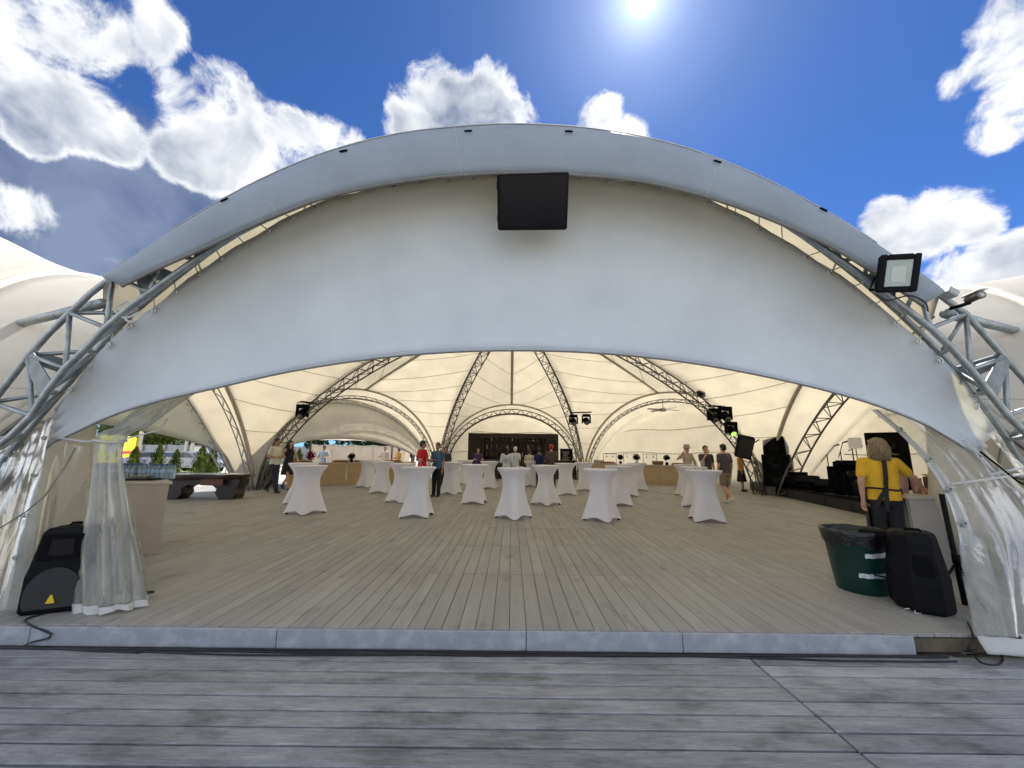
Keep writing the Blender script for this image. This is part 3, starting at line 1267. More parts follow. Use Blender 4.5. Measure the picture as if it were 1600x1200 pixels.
def table_proto(var):
    t = thing('cocktail_table', 'tall cocktail table under a white stretch cover', 'table', group='cocktail tables in white stretch covers')
    w = (0.0, -0.018, 0.012)[var]
    prof = [(0.352, 0.012), (0.338, 0.07), (0.320, 0.15), (0.298, 0.25), (0.274, 0.36), (0.252 + w, 0.48), (0.236 + w, 0.60), (0.230 + w, 0.72), (0.242 + w, 0.82), (0.276, 0.91), (0.325, 0.985), (0.358, 1.03), (0.378, 1.062), (0.386, 1.085)]

    def mod(r, z, a):
        low = smooth01(1 - z / 0.72)
        lob = math.cos(4 * a)
        rr = r * (1 + (0.17 * lob + 0.055 * math.cos(8 * a)) * low + 0.05 * lob * smooth01((1.0 - z) / 0.3)) + 0.012 * math.cos(2 * a + var) * low
        zz = z + 0.07 * ((1 - lob) * 0.5) ** 0.6 * smooth01(1 - z / 0.14)
        return rr, zz
    MB().lathe(prof, 48, mod=mod, cap=False).build('cover', SPANDEX, t, True)
    MB().lathe([(0.0, 1.102), (0.345, 1.102), (0.380, 1.098), (0.390, 1.088), (0.390, 1.078), (0.382, 1.070)], 40, cap=False).build('top_cap', SPANDEX, t, True)
    for k in range(4):
        a = k * PI / 2
        MB().lathe([(0.030, 0), (0.034, 0.012), (0.024, 0.03)], 10, c=(0.39 * math.cos(a), 0.39 * math.sin(a), 0)).build('foot', BLACK, t, True)
    MB().lathe([(0.03, 0.05), (0.03, 1.06)], 10).build('post', STEEL, t, True)
    return t


protos = [table_proto(i) for i in range(3)]
used = [False] * 3
TABLES = [
    (477, 808, 0, 'white covered cocktail table in the front row, nearest the left side', 0.35),
    (468, 791, 1, 'white covered cocktail table standing right behind the leftmost front table', 0.9),
    (651, 813, 0, 'white covered cocktail table in the front row, in front of the red shirted man', 0.78),
    (626, 789, 1, 'white covered cocktail table half behind the front table by the red shirt', 0.3),
    (595, 774, 0, 'white covered cocktail table third in the file left of the red shirt', 0.8),
    (573, 765, 2, 'white covered cocktail table at the left end of the far file by the buffet', 0.4),
    (802, 815, 2, 'white covered cocktail table in the middle of the front row', 0.05),
    (741, 791, 0, 'white covered cocktail table in the second row left of centre', 0.7),
    (704, 776, 2, 'white covered cocktail table behind the blue shirted man\'s right side', 0.45),
    (764, 767, 0, 'far white covered cocktail table peeping out right of the second row one', 0.75),
    (726, 760, 1, 'far white covered cocktail table in the gap before the bar, left of centre', 0.2),
    (853, 793, 1, 'white covered cocktail table in the second row right of centre', 0.0),
    (884, 777, 2, 'white covered cocktail table with a creased cover right of the second row', 0.85),
    (832, 764, 0, 'far white covered cocktail table before the bar, behind the middle front one', 0.3),
    (940, 819, 0, 'white covered cocktail table in the front row, right of the middle one', 0.1),
    (968, 794, 1, 'white covered cocktail table just behind the right of centre front table', 0.75),
    (983, 779, 0, 'white covered cocktail table third in the file toward the right buffet', 0.5),
    (997, 770, 2, 'white covered cocktail table ending the file at the right buffet counter', 0.78),
    (914, 770, 0, 'white covered cocktail table far back beside the menu board', 0.6),
    (1105, 820, 0, 'white covered cocktail table in the front row, farthest right', 0.62),
    (1087, 796, 1, 'white covered cocktail table right behind the farthest right front table', 0.25),
    (1074, 779, 2, 'white covered cocktail table below the man in the bucket hat', 0.8),
]
for (px, py, v, lab, rz) in TABLES:
    p = at_z(px, py - 3, 0.152)
    p.y += 0.30
    p.x *= (p.y / (p.y - 0.30))
    if not used[v]:
        used[v] = True
        protos[v].location = p
        protos[v].rotation_euler = (0, 0, rz)
        protos[v]['label'] = lab
    else:
        copy_thing(protos[v], p, rz, lab)

# ------------------------------------------------------------------ people
BAKE = []


def remesh(o, vox, sm=3):
    md = o.modifiers.new('remesh', 'REMESH')
    md.mode = 'VOXEL'
    md.voxel_size = vox
    md.use_smooth_shade = True
    s_ = o.modifiers.new('smooth', 'SMOOTH')
    s_.factor = 0.5
    s_.iterations = sm
    BAKE.append(o)
    return o


SKIN = {'light': mat('skin_light', (0.52, 0.30, 0.21), 0.55, 0, 0.08, 12), 'mid': mat('skin_tan', (0.36, 0.19, 0.12), 0.55, 0, 0.08, 12)}
SHOE = mat('dark_shoes', (0.02, 0.018, 0.018), 0.5)
WSHOE = mat('white_shoes', (0.62, 0.62, 0.6), 0.5)


def hand(m, w, d, side, sc=1.0):
    """palm, four fingers of unequal length, a thumb off the side"""
    d = V(d).normalized()
    ax = d.cross(V((0, 1, 0)))
    if ax.length < 0.2:
        ax = d.cross(V((1, 0, 0)))
    ax.normalize()
    nrm = ax.cross(d).normalized()
    w = V(w)
    pc = w + d * 0.045 * sc
    m.cap(w, w + d * 0.075 * sc, 0.026 * sc, 0.032 * sc, 10)
    for i, L in enumerate((0.070, 0.082, 0.076, 0.058)):
        o = (i - 1.5) * 0.0185 * sc
        a = w + d * 0.085 * sc + ax * o
        b = a + d * L * 0.55 * sc + nrm * 0.006
        c = b + (d * 0.8 + nrm * 0.6).normalized() * L * 0.45 * sc
        m.cap(a - d * 0.03, b, 0.0098 * sc, 0.0092 * sc, 8)
        m.cap(b, c, 0.0092 * sc, 0.0078 * sc, 8)
    a = pc + ax * side * 0.022 * sc
    b = a + (d * 0.6 + ax * side * 0.8).normalized() * 0.045 * sc
    m.cap(a, b, 0.0125 * sc, 0.0105 * sc, 8)
    m.cap(b, b + (d + ax * side * 0.2 + nrm * 0.3).normalized() * 0.032 * sc, 0.0105 * sc, 0.008 * sc, 8)


ARMS = {  # elbow and wrist relative to the left shoulder (x outwards), metres at 1.75 m
    'down': ((0.05, 0.02, -0.29), (0.06, -0.05, -0.53)),
    'bent': ((0.06, 0.05, -0.27), (-0.03, -0.20, -0.28)),
    'work': ((0.07, -0.06, -0.26), (0.02, -0.30, -0.28)),
    'back': ((0.06, 0.14, -0.26), (0.07, 0.16, -0.50)),
    'fore': ((0.05, -0.12, -0.26), (0.04, -0.26, -0.46)),
    'face': ((0.03, -0.14, -0.24), (-0.15, -0.17, 0.06)),
    'akimbo': ((0.24, -0.03, -0.14), (0.16, -0.16, 0.02)),
    'point': ((0.13, -0.16, -0.22), (0.17, -0.42, -0.10)),
}
LEGS = {  # knee and ankle y offsets and ankle lift for (left, right)
    'stand': ((0.0, 0.0, 0.0), (0.0, 0.0, 0.0)),
    'walk': ((-0.16, -0.26, 0.0), (0.02, 0.34, 0.07)),
    'step': ((-0.08, -0.12, 0.0), (-0.02, 0.30, 0.12)),
}


def person(label, loc, rz, h=1.75, skin='light', shirt=(0.5, 0.5, 0.5), sleeve='short', bottom='trousers', bcol=(0.02, 0.02, 0.03), hair=(0.02, 0.015, 0.01),
           hairstyle='short', arms=('down', 'down'), legs='stand', shoes=None, build=1.0, vox=0.012, extra=None, head_turn=0.0, shirt_mat=None):
    k = h / 1.75
    t = thing('person', label, 'person', loc, rz)
    B, SH, TR, HR = MB(), MB(), MB(), MB()
    shoe_m = shoes or SHOE
    bw = build
    tors = [(0.84, .150 * bw, .105 * bw, 0, .005), (0.93, .165 * bw, .118 * bw, 0, .005), (1.06, .142 * bw, .108 * bw, 0, 0), (1.18, .150 * bw, .112 * bw, 0, 0), (1.30, .165 * bw, .118 * bw, 0, 0.005), (1.40, .165 * bw, .105, 0, 0.01), (1.455, .115, .075, 0, 0.012), (1.50, .060, .058, 0, 0.01)]
    B.rings([(z * k, a * k, b * k, x, y * k) for z, a, b, x, y in tors])
    B.cap((0, .012 * k, 1.46 * k), (0, -.005, 1.57 * k), .055 * k, .050 * k)
    R = rotz(head_turn)
    hc = V((0, -.01, 1.645 * k))

    def H(x, y, z):
        return hc + R @ (V((x, y, z)) * k)
    B.ball(H(0, .005, .02), (.074 * k, .094 * k, .100 * k), rot=R)
    B.ball(H(0, -.028, -.055), (.054 * k, .062 * k, .062 * k), rot=R)
    B.cap(H(0, -.088, .012), H(0, -.108, -.022), .010 * k, .014 * k, 8)
    B.cap(H(-.022, -.083, -.058), H(.022, -.083, -.058), .010 * k, .010 * k, 8)
    for s in (-1, 1):
        B.ball(H(s * .076, .012, -.005), (.012 * k, .022 * k, .032 * k), rot=R)
        B.cap(H(s * .018, -.084, .033), H(s * .05, -.072, .033), .010 * k, .008 * k, 8)
    # hair
    if hairstyle != 'none':
        HR.ball(H(0, .022, .052), (.088 * k, .098 * k, .088 * k), rot=R)
        HR.cap(H(-.045, -.045, .085), H(.045, -.045, .085), .024 * k, .024 * k)
        HR.ball(H(0, .055, -.005), (.076 * k, .058 * k, .075 * k), rot=R)
        if hairstyle == 'bob':
            for s in (-1, 1):
                HR.ball(H(s * .078, .025, -.055), (.052 * k, .078 * k, .115 * k), rot=R)
                HR.ball(H(s * .05, .075, -.10), (.055 * k, .06 * k, .075 * k), rot=R)
                for q in range(5):
                    HR.cap(H(s * (.03 + .022 * q), .115 - .022 * q, -.02), H(s * (.035 + .026 * q), .125 - .026 * q, -.165 - .012 * (q % 2)), .024 * k, .012 * k, 8)
            HR.ball(H(0, .055, .03), (.105 * k, .098 * k, .105 * k), rot=R)
            HR.ball(H(0, .085, -.06), (.105 * k, .065 * k, .12 * k), rot=R)
        if hairstyle == 'long':
            HR.ball(H(0, .075, -.10), (.085 * k, .05 * k, .20 * k), rot=R)
        if hairstyle == 'bun':
            HR.ball(H(0, .10, .06), (.045 * k, .045 * k, .045 * k), rot=R)
    # arms
    for s, pose in ((-1, arms[0]), (1, arms[1])):
        sh = V((s * .178 * bw ** 0.5, .012, 1.425)) * k
        e_, w_ = ARMS[pose] if isinstance(pose, str) else pose
        el = sh + V((s * e_[0], e_[1], e_[2])) * k
        wr = sh + V((s * w_[0], w_[1], w_[2])) * k
        B.cap(sh, el, .050 * k * bw ** .5, .040 * k, 12)
        B.cap(el, wr, .041 * k, .026 * k, 12)
        hand(B, wr, (wr - el), -s, k)
        if sleeve == 'short':
            SH.cap(sh + V((-s * .06, 0, .005)) * k, sh, .07 * k, .067 * k * bw ** .5, 12)
            SH.cap(sh, sh.lerp(el, 0.62), .067 * k * bw ** .5, .064 * k * bw ** .4, 12)
        elif sleeve == 'long':
            SH.cap(sh + V((-s * .06, 0, .005)) * k, sh, .07 * k, .067 * k * bw ** .5, 12)
            SH.cap(sh, el, .067 * k, .052 * k, 12)
            SH.cap(el, el.lerp(wr, 0.94), .052 * k, .038 * k, 12)
    # legs
    for s, (ky, ay, lift) in zip((-1, 1), LEGS[legs]):
        hip = V((s * .088, 0, .90)) * k
        kn = V((s * .092, ky, .485 + lift * .3)) * k
        an = V((s * .095, ay, .085 + lift)) * k
        B.cap(hip, kn, .082 * k * bw ** .5, .056 * k, 12)
        B.cap(kn, kn.lerp(an, .35), .054 * k, .056 * k, 12)
        B.cap(kn.lerp(an, .35), an, .054 * k, .036 * k, 12)
        pit = 0.0 if lift < 0.02 else 0.55
        toe = an + V((0, -.15 * math.cos(pit), -.045 - .12 * math.sin(pit))) * k
        B.cap(an, an + V((0, -.06, -.045)) * k, .034 * k, .030 * k, 10)
        sm = MB()
        sm.cap(an + V((0, .025, -.045)) * k, toe + V((0, .02, 0)) * k, .038 * k, .036 * k, 12)
        sm.cap(an + V((0, .01, -.01)) * k, an + V((0, -.05, -.03)) * k, .040 * k, .040 * k, 12)
        so = sm.build('shoe', shoe_m, t)
        remesh(so, max(vox, 0.011), 2)
        if bottom == 'trousers':
            TR.cap(hip, kn, .098 * k * bw ** .5, .076 * k, 14)
            TR.cap(kn, an + V((0, 0, .0)), .076 * k, .062 * k, 14)
        elif bottom == 'shorts':
            TR.cap(hip, hip.lerp(kn, .80), .102 * k * bw ** .5, .092 * k, 14)
    if bottom in ('trousers', 'shorts'):
        TR.rings([(z * k, a * k * bw, b * k * bw, 0, .005) for z, a, b in ((.80, .12, .10), (.86, .170, .122), (.95, .176, .126), (1.03, .160, .118))])
    elif bottom == 'skirt':
        TR.rings([(z * k, a * k, b * k, 0, .005) for z, a, b in ((.42, .225, .20), (.6, .21, .18), (.8, .19, .145), (.92, .180, .130), (1.04, .155, .118))])
    # shirt
    if sleeve != 'dress':
        SH.rings([(z * k, a * k * bw, b * k * bw, 0, y * k) for z, a, b, y in ((.90, .182, .130, .004), (1.0, .178, .126, .002), (1.12, .168, .122, 0), (1.28, .182, .130, .005), (1.39, .180, .118, .01), (1.452, .135, .088, .012), (1.487, .078, .070, .012))])
    else:
        SH.rings([(z * k, a * k * bw, b * k * bw, 0, y * k) for z, a, b, y in ((.55, .23, .20, 0), (.75, .21, .17, 0), (.95, .182, .135, .004), (1.08, .158, .118, 0), (1.28, .178, .128, .005), (1.39, .172, .115, .01), (1.452, .135, .088, .012), (1.487, .078, .070, .012))])
    body = remesh(B.build('body', SKIN[skin], t, True), vox)
    if shirt_mat is None:
        shirt_mat = mat('fabric_%d_%d_%d' % tuple(int(c * 255) for c in shirt), shirt, 0.85, 0, 0.12, 14, 0.12, 50)
    remesh(SH.build('dress' if sleeve == 'dress' else 'shirt', shirt_mat, t, True), vox)
    if TR.v:
        remesh(TR.build(bottom, mat('fabric_%d_%d_%d' % tuple(int(c * 255) for c in bcol), bcol, 0.85, 0, 0.15, 14, 0.12, 50), t, True), vox)
    if HR.v:
        hm = hair_mat('hair_%d_%d_%d' % tuple(int(c * 255) for c in hair), hair)
        remesh(HR.build('hair', hm, t, True), vox * 0.9, 2)
    if hairstyle == 'bob' and vox < 0.01:          # loose strands over the bob
        rs_ = random.Random(21)
        sm = MB()
        for q in range(520):
            a0 = rs_.uniform(-0.35, PI + 0.35)
            rr_ = rs_.uniform(0.97, 1.10)
            zl = rs_.uniform(-.205, -.13)
            path = []
            for u in range(7):
                f = u / 6
                z = .130 + (zl - .130) * f ** 1.15
                rad = min(1.0, 0.25 + 1.5 * f) * rr_ * (1.0 - 0.10 * max(0, f - .7) / .3)
                aa = a0 + 0.10 * math.sin(f * 4 + q)
                path.append(H(.122 * rad * math.cos(aa), .035 + .115 * rad * math.sin(aa), z))
            sm.tube(path, [.0035, .0055, .006, .006, .0055, .004, .0015], 4, cap=False)
        sm.build('hair_strands', hair_mat('hair_%d_%d_%d' % tuple(int(c * 255) for c in hair), hair), t, True)
    e = MB()
    for s in (-1, 1):
        e.ball(H(s * .032, -.082, .016), (.011 * k, .008 * k, .007 * k), 8, 6)
    e.build('eyes', mat('dark_eyes', (0.02, 0.015, 0.012), 0.2), t, True)
    if extra:
        extra(t, H, k)
    return t


def ppos(px, py):
    return at_z(px, py, 0.152)


def bucket_hat(t, H, k):
    c = H(0, .01, .075)
    MB().lathe([(.098 * k, .085 * k), (.100 * k, .02 * k), (.112 * k, 0), (.150 * k, -.035 * k), (.146 * k, -.040 * k), (.105 * k, -.008 * k)][::-1] + [(.09 * k, .098 * k), (0, .105 * k)], 24, c=c).build('hat', mat('grey_beige_hat', (0.30, 0.26, 0.21), 0.9), t, True)


PATTERN = mat('printed_shirt', (0.045, 0.075, 0.10), 0.8, 0, 0.3, 16, col2=(0.15, 0.07, 0.08), thr=(0.45, 0.6))
STRIPED = mat('pale_striped_shirt', (0.40, 0.45, 0.52), 0.8, 0, 0.2, 20, col2=(0.66, 0.70, 0.75))
person('man in white tee and navy trousers walking past the left buffet', ppos(424, 770), 1.35, 1.86, 'mid', (0.62, 0.58, 0.50), bcol=(0.018, 0.020, 0.042), arms=('bent', 'bent'), legs='walk')
person('person in a short black dress walking behind the man in white', ppos(446, 766), 1.15, 1.80, 'light', (0.012, 0.012, 0.014), 'dress', 'none', arms=('back', 'fore'), legs='walk', hairstyle='bob')
person('server in a light blue shirt behind the left buffet counter', at_z(502, 750), 0.1, 1.72, 'mid', (0.42, 0.50, 0.58), arms=('work', 'work'))
person('bald man in a pale shirt leaning at the left buffet end', at_z(599, 745), -0.25, 1.75, 'light', (0.60, 0.54, 0.46), arms=('work', 'down'), hair=(0.22, 0.16, 0.12), hairstyle='short')
person('person in an orange yellow shirt behind the far buffet end', at_z(621, 744), -0.7, 1.66, 'mid', (0.60, 0.34, 0.04), arms=('work', 'work'))
person('man in a red polo standing with his back to the camera', ppos(657, 777), 2.3, 1.80, 'mid', (0.50, 0.012, 0.020), bcol=(0.015, 0.015, 0.02), arms=('work', 'bent'), head_turn=-0.5)
person('man in a blue shirt and black trousers talking beside the red polo', ppos(681, 776), -0.4, 1.74, 'mid', (0.055, 0.12, 0.22), bcol=(0.01, 0.01, 0.012), arms=('bent', 'down'))
person('person in dark clothes half hidden behind the blue shirted man', at_z(694, 764), 0.2, 1.66, 'mid', (0.03, 0.03, 0.045), arms=('work', 'down'))
person('bartender in a purple shirt at the left end of the bar', at_z(746, 752), 0.1, 1.68, 'light', (0.06, 0.03, 0.13), arms=('bent', 'work'))
person('guest with dark hair in a pale striped shirt facing the bar', at_z(791, 766), 3.0, 1.66, 'light', (0.5, 0.55, 0.6), 'long', hairstyle='long', shirt_mat=STRIPED, arms=('bent', 'bent'))
person('guest with a white cap in a pale striped shirt beside the dark haired one', at_z(805, 762), 2.7, 1.70, 'mid', (0.5, 0.55, 0.6), 'short', hair=(0.7, 0.7, 0.68), shirt_mat=STRIPED, arms=('bent', 'bent'))
person('man in a cream shirt leaning at the bar counter', at_z(827, 758), 2.9, 1.60, 'light', (0.45, 0.43, 0.37), arms=('work', 'work'))
person('guest in a dark blue top at the bar, left of the plaid one', at_z(843, 762), 3.3, 1.66, 'mid', (0.014, 0.025, 0.10), arms=('bent', 'bent'))
person('guest with red hair in a dark plaid shirt at the bar', at_z(862, 764), 3.0, 1.80, 'light', (0.09, 0.06, 0.06), 'long', hair=(0.34, 0.02, 0.015), hairstyle='bun', arms=('bent', 'bent'))
person('server in a black apron behind the right buffet counter', at_z(979, 746), 0.0, 1.70, 'light', (0.03, 0.03, 0.035), arms=('work', 'akimbo'))
person('man in a grey bucket hat and beige tee lifting his elbow', at_z(1078, 774), 0.25, 1.76, 'light', (0.44, 0.38, 0.29), bcol=(0.10, 0.09, 0.07), arms=('akimbo', 'fore'), extra=bucket_hat)
person('young man in a dark shirt holding a hand to his face', at_z(1108, 780), -0.1, 1.74, 'light', (0.055, 0.05, 0.065), arms=('face', 'down'))
person('man in printed shirt and khaki shorts walking away with his back turned', ppos(1137, 787), 3.35, 1.76, 'light', (0.1, 0.1, 0.1), 'short', 'shorts', (0.26, 0.21, 0.14), shoes=WSHOE, legs='step', arms=('down', 'down'), shirt_mat=PATTERN)
person('woman in an orange top and long black skirt beside the truss foot', ppos(1161, 768), 0.9, 1.62, 'light', (0.62, 0.30, 0.03), 'short', 'skirt', (0.012, 0.012, 0.015), hairstyle='bun', arms=('down', 'fore'))


def apron(t, H, k):
    ap = mat('black_apron', (0.012, 0.012, 0.015), 0.8, 0, 0.2, 20, 0.2, 60)
    st = MB()                            # strap over the back down to the waist, two tails below the knot

    def ribbon(pts, w):
        L, Rr = [], []
        for (x, y, z) in pts:
            L.append(V((x - w / 2, y, z)) * k)
            Rr.append(V((x + w / 2, y, z)) * k)
        st.grid([L, Rr])
        st.grid([[p + V((0, .008, 0)) for p in Rr], [p + V((0, .008, 0)) for p in L]])
    ribbon([(-.015, .122, 1.462), (-.008, .150, 1.40), (.0, .162, 1.30), (.006, .160, 1.20), (.012, .152, 1.12), (.02, .156, 1.05), (.03, .166, .96), (.04, .172, .86), (.05, .174, .76)], .05)
    ribbon([(.03, .166, 1.05), (.08, .168, .97), (.13, .166, .88), (.17, .158, .80)], .055)
    st.build('apron_strap', ap, t)
    b = MB()
    pts = []
    for i in range(36):
        a = 2 * PI * i / 36
        pts.append(V((.200 * math.cos(a), .150 * math.sin(a), 1.055 + .012 * math.sin(a * 2))) * k)
    b.tube(pts, .014 * k, 6, closed=True)
    b.ball(V((.022, .168, 1.05)) * k, .024 * k)
    b.build('apron_tie', ap, t, True)
    c = MB()
    rows = []
    for z, rx, ry in ((1.06, .202, .150), (.95, .212, .158), (.8, .218, .165), (.6, .222, .17), (.45, .228, .175)):
        rows.append([V((rx * math.cos(a), ry * math.sin(a), z)) * k for a in [PI * 0.92 + i * PI * 1.16 / 20 for i in range(21)]])
    c.grid(rows)
    c.build('apron', ap, t, True, thick=0.006)


woman_at = at_z(1398, 886)
person('blonde woman in a yellow tee and black apron working at the right bar', woman_at, PI - 0.75 + 0.35, 1.665, 'light', (0.7, 0.4, 0.02), 'short', 'trousers', (0.010, 0.010, 0.014),
       hair=(0.27, 0.205, 0.115), hairstyle='bob', arms=(((0.20, -0.10, -0.21), (0.36, -0.26, -0.36)), ((0.07, 0.06, -0.28), (0.06, 0.02, -0.53))), build=1.10, vox=0.0085, extra=apron, shirt_mat=YELLOW, head_turn=0.35)

S.view_layers[0].update()
dg = bpy.context.evaluated_depsgraph_get()
baked = []
for o in BAKE:
    ev = o.evaluated_get(dg)
    baked.append(bpy.data.meshes.new_from_object(ev))
for o, me in zip(BAKE, baked):
    o.modifiers.clear()
    me.materials.clear()
    me.materials.append(o.data.materials[0])
    o.data = me
    me.polygons.foreach_set('use_smooth', [True] * len(me.polygons))

# ------------------------------------------------------------------ clear vinyl curtains
def fold(i, j, a=1.0, seed=0.0):
    return a * (math.sin(i * 0.9 + seed + 0.15 * j) * 0.6 + math.sin(i * 0.37 + j * 0.21 + seed * 2) * 0.4)


def ring_at(m, c, n, r=0.02, w=0.008, e=None):
    n = V(n).normalized()
    u = n.orthogonal().normalized()
    v = n.cross(u)
    m.tube([V(c) + (u * math.cos(2 * PI * k / 12) + v * math.sin(2 * PI * k / 12)) * r for k in range(12)], w, 6, closed=True)


# left bundle: gathered curtain hanging to the floor, tied at chest height
base = at_z(176, 951, 0.152)
tie = at_y(172, 690, base.y + 0.10)
lb = thing('clear_curtain', 'bunched clear vinyl curtain tied up left of the entrance, white hem on the boards', 'curtain', (base.x, base.y, 0.152), local=False)
top_pts = [at_y(292, 604, 4.35), at_y(245, 636, 4.2), at_y(205, 668, 4.0)]
cl = crom([base, base.lerp(tie, 0.5) + V((-0.03, 0, 0)), tie] + top_pts[::-1], 34)
rows = []
for i, c in enumerate(cl):
    f = i / 33
    h = c.z - 0.15
    if h < 1.45:
        w, d = 0.245 - 0.135 * smooth01(h / 1.45), 0.15 - 0.07 * smooth01(h / 1.45)
    else:
        w, d = 0.11 + 0.05 * (h - 1.45) / 0.6, 0.09
    row = []
    for k in range(57):
        a = 2 * PI * k / 56
        amp = 0.15 * (1 - 0.3 * smooth01(h / 1.5))
        rr = 1 + amp * math.sin(9 * a + 0.8 * math.sin(i * .15)) + 0.07 * math.sin(17 * a + i * 0.10) + 0.06 * math.sin(4 * a - i * 0.22)
        row.append(c + V((w * rr * math.cos(a), d * rr * math.sin(a), 0.010 * math.sin(5 * a) + 0.022 * math.cos(a + 0.6) if i == 0 else 0)))
    rows.append(row)
MB().grid(rows[1:]).build('sheet', CLEAR4, lb, True)
MB().grid([[p + (p - cl[min(i, 3)]) * 0.03 for p in rows[i]] for i in range(2)]).build('hem', HEM, lb, True)
st = MB()
st.tube([tie + V((0.125 * math.cos(a), 0.105 * math.sin(a), 0.012 * math.sin(2 * a))) for a in [2 * PI * k / 20 for k in range(20)]], 0.012, 6, closed=True)
st.tube([tie + V((-0.1, -0.05, 0)), tie.lerp(on_arch(92, 684, 0.1), 0.5) + V((0, 0, -0.02)), on_arch(92, 684, 0.1)], 0.010, 6)
st.tube([tie + V((0.1, -0.05, 0)), at_y(250, 672, 4.1), at_y(262, 655, 4.3)], 0.009, 6)
st.build('tie_strap', HEM, lb, True)

# far left: sheet hanging from the truss down to the floor
ls = thing('clear_curtain', 'clear vinyl sheet hanging behind the truss at the far left edge', 'curtain', (-4.6, 3.9, 0.152), local=False)
Lt = crom([V((-5.35, 4.0, 1.55)), on_arch(58, 668, 0.22), on_arch(84, 652, 0.22), on_arch(105, 690, 0.24), on_arch(140, 700, 0.30)], 30)
Lb = crom([V((-5.9, 3.75, 0.16)), V((-5.0, 3.85, 0.16)), at_z(20, 955, 0.16), at_z(60, 935, 0.16), at_z(118, 905, 0.16)], 30)
rows = []
for j in range(25):
    w = j / 24
    rows.append([a.lerp(b, w) + V((0.02 * fold(i, j, 1, 2), 0.045 * fold(i * 2.2, j, 1, 0.5) * (0.3 + w), 0)) for i, (a, b) in enumerate(zip(Lt, Lb))])
MB().grid(rows).build('sheet', CLEAR, ls, True)
for fr, dx in ((7, 0), (16, 0)):
    b = MB()
    b.grid([[r[fr + q] + V((0, -0.012, 0)) for q in (0, 1, 2)] for r in rows])
    b.build('reinforcing_band', CLEAR3, ls, True)
    for j in (3, 8, 13, 18):
        g = MB()
        ring_at(g, rows[j][fr + 1] + V((0, -0.02, 0)), (0, 1, 0), 0.016, 0.006)
        g.build('grommet', STEEL, ls, True)
MB().tube([at_y(-40, 850, 3.7), at_y(40, 800, 3.72), at_y(70, 775, 3.74), at_y(105, 724, 3.78), on_arch(118, 700, 0.1)], 0.0055, 6).build('edge_rope', DARKSTEEL, ls, True)

# right: swept clear curtain with a white band and eyelets, hem hanging over the step
rc = thing('clear_curtain', 'clear vinyl curtain swept aside at the right, white eyelet band and white hem', 'curtain', (4.4, 3.6, 0.0), local=False)
E1 = crom([at_y(1362, 640, 4.35), at_y(1405, 676, 4.15), at_y(1440, 712, 4.0), at_y(1472, 762, 3.85), at_y(1500, 826, 3.7), at_y(1513, 890, 3.55), at_y(1524, 950, 3.44), at_y(1530, 992, 3.40)], 44)
E2 = crom([at_y(1470, 640, 4.2), at_y(1530, 690, 3.98), at_y(1580, 742, 3.88), at_y(1625, 792, 3.80), at_y(1665, 848, 3.68), at_y(1680, 905, 3.52), at_y(1690, 955, 3.40), at_y(1695, 992, 3.36)], 44)
rows = []
for i, (a, b) in enumerate(zip(E1, E2)):
    row = []
    for j in range(49):
        w = j / 48
        p = a.lerp(b, w)
        tight = 1 - 0.5 * math.exp(-((i - 20) / 8.0) ** 2)
        y = 0.060 * tight * (math.sin(w * 15 + 0.03 * i) * 0.6 + math.sin(w * 29 + 0.05 * i + 1) * 0.22 + math.sin(w * 7 + i * 0.08) * 0.4)
        row.append(p + V((0.015 * math.sin(w * 13 + i * .1), y, 0.01 * math.sin(w * 9 + i * .12))))
    rows.append(row)
MB().grid(rows).build('sheet', CLEAR2, rc, True)
bnd = MB()
bnd.grid([[p + V((0, -0.012, 0)) for p in r[0:6]] for r in rows[:30]])
bnd.build('eyelet_band', cloth('grey_band', (0.50, 0.51, 0.49), (0.6, 0.6, 0.55), 0.35, wrinkle=0.4, wscale=7), rc, True)
bd2 = MB()
bd2.grid([[p + V((0, -0.014, 0)) for p in r[0:10]] for r in rows[27:]])
bd2.build('white_edge', CLEAR3, rc, True)
for i in (6, 13, 19, 25):
    g = MB()
    ring_at(g, rows[i][3] + V((0, -0.025, 0)), (-0.2, 1, 0.3), 0.026, 0.009)
    g.build('grommet', STEEL, rc, True)
hr = []
last = rows[-1]
for j in range(5):
    hr.append([p + V((0.0, -0.02 - 0.012 * j, -0.027 * j)) + V((0.006 * math.sin(k * .5), 0.006 * math.sin(k * .9 + j), 0)) for k, p in enumerate(last)])
MB().grid(hr).build('hem', HEM, rc, True, thick=0.006)
for pts in (((1485, 757), (1535, 750), (1590, 742), (1640, 735)), ((1545, 742), (1600, 730), (1640, 722))):
    MB().tube([at_y(px, py, 3.72) for px, py in pts], 0.012, 6).build('tie_strap', HEM, rc, True)
MB().tube([on_arch(1532, 706, 0.1), at_y(1560, 728, 3.7), at_y(1590, 752, 3.72), at_y(1640, 775, 3.74)], 0.009, 6).build('edge_rope', BLACKM, rc, True)
sh2 = crom([on_arch(1498, 590, 0.22), on_arch(1530, 650, 0.22), at_y(1560, 700, 3.95), at_y(1600, 742, 3.95)], 16)
sh3 = crom([on_arch(1540, 640, 0.24), on_arch(1575, 690, 0.24), at_y(1610, 730, 4.0), at_y(1660, 760, 4.0)], 16)
MB().grid([[a.lerp(b, w / 8) + V((0, 0.02 * math.sin(w * 1.7 + i), 0)) for w in range(9)] for i, (a, b) in enumerate(zip(sh2, sh3))]).build('upper_sheet', CLEAR2, rc, True)

# ------------------------------------------------------------------ things on the front arch
def facing(normal, up=(0, 0, 1)):
    z = V(normal).normalized()
    x = V(up).cross(z).normalized()
    y = z.cross(x)
    return Matrix((x, y, z)).transposed()


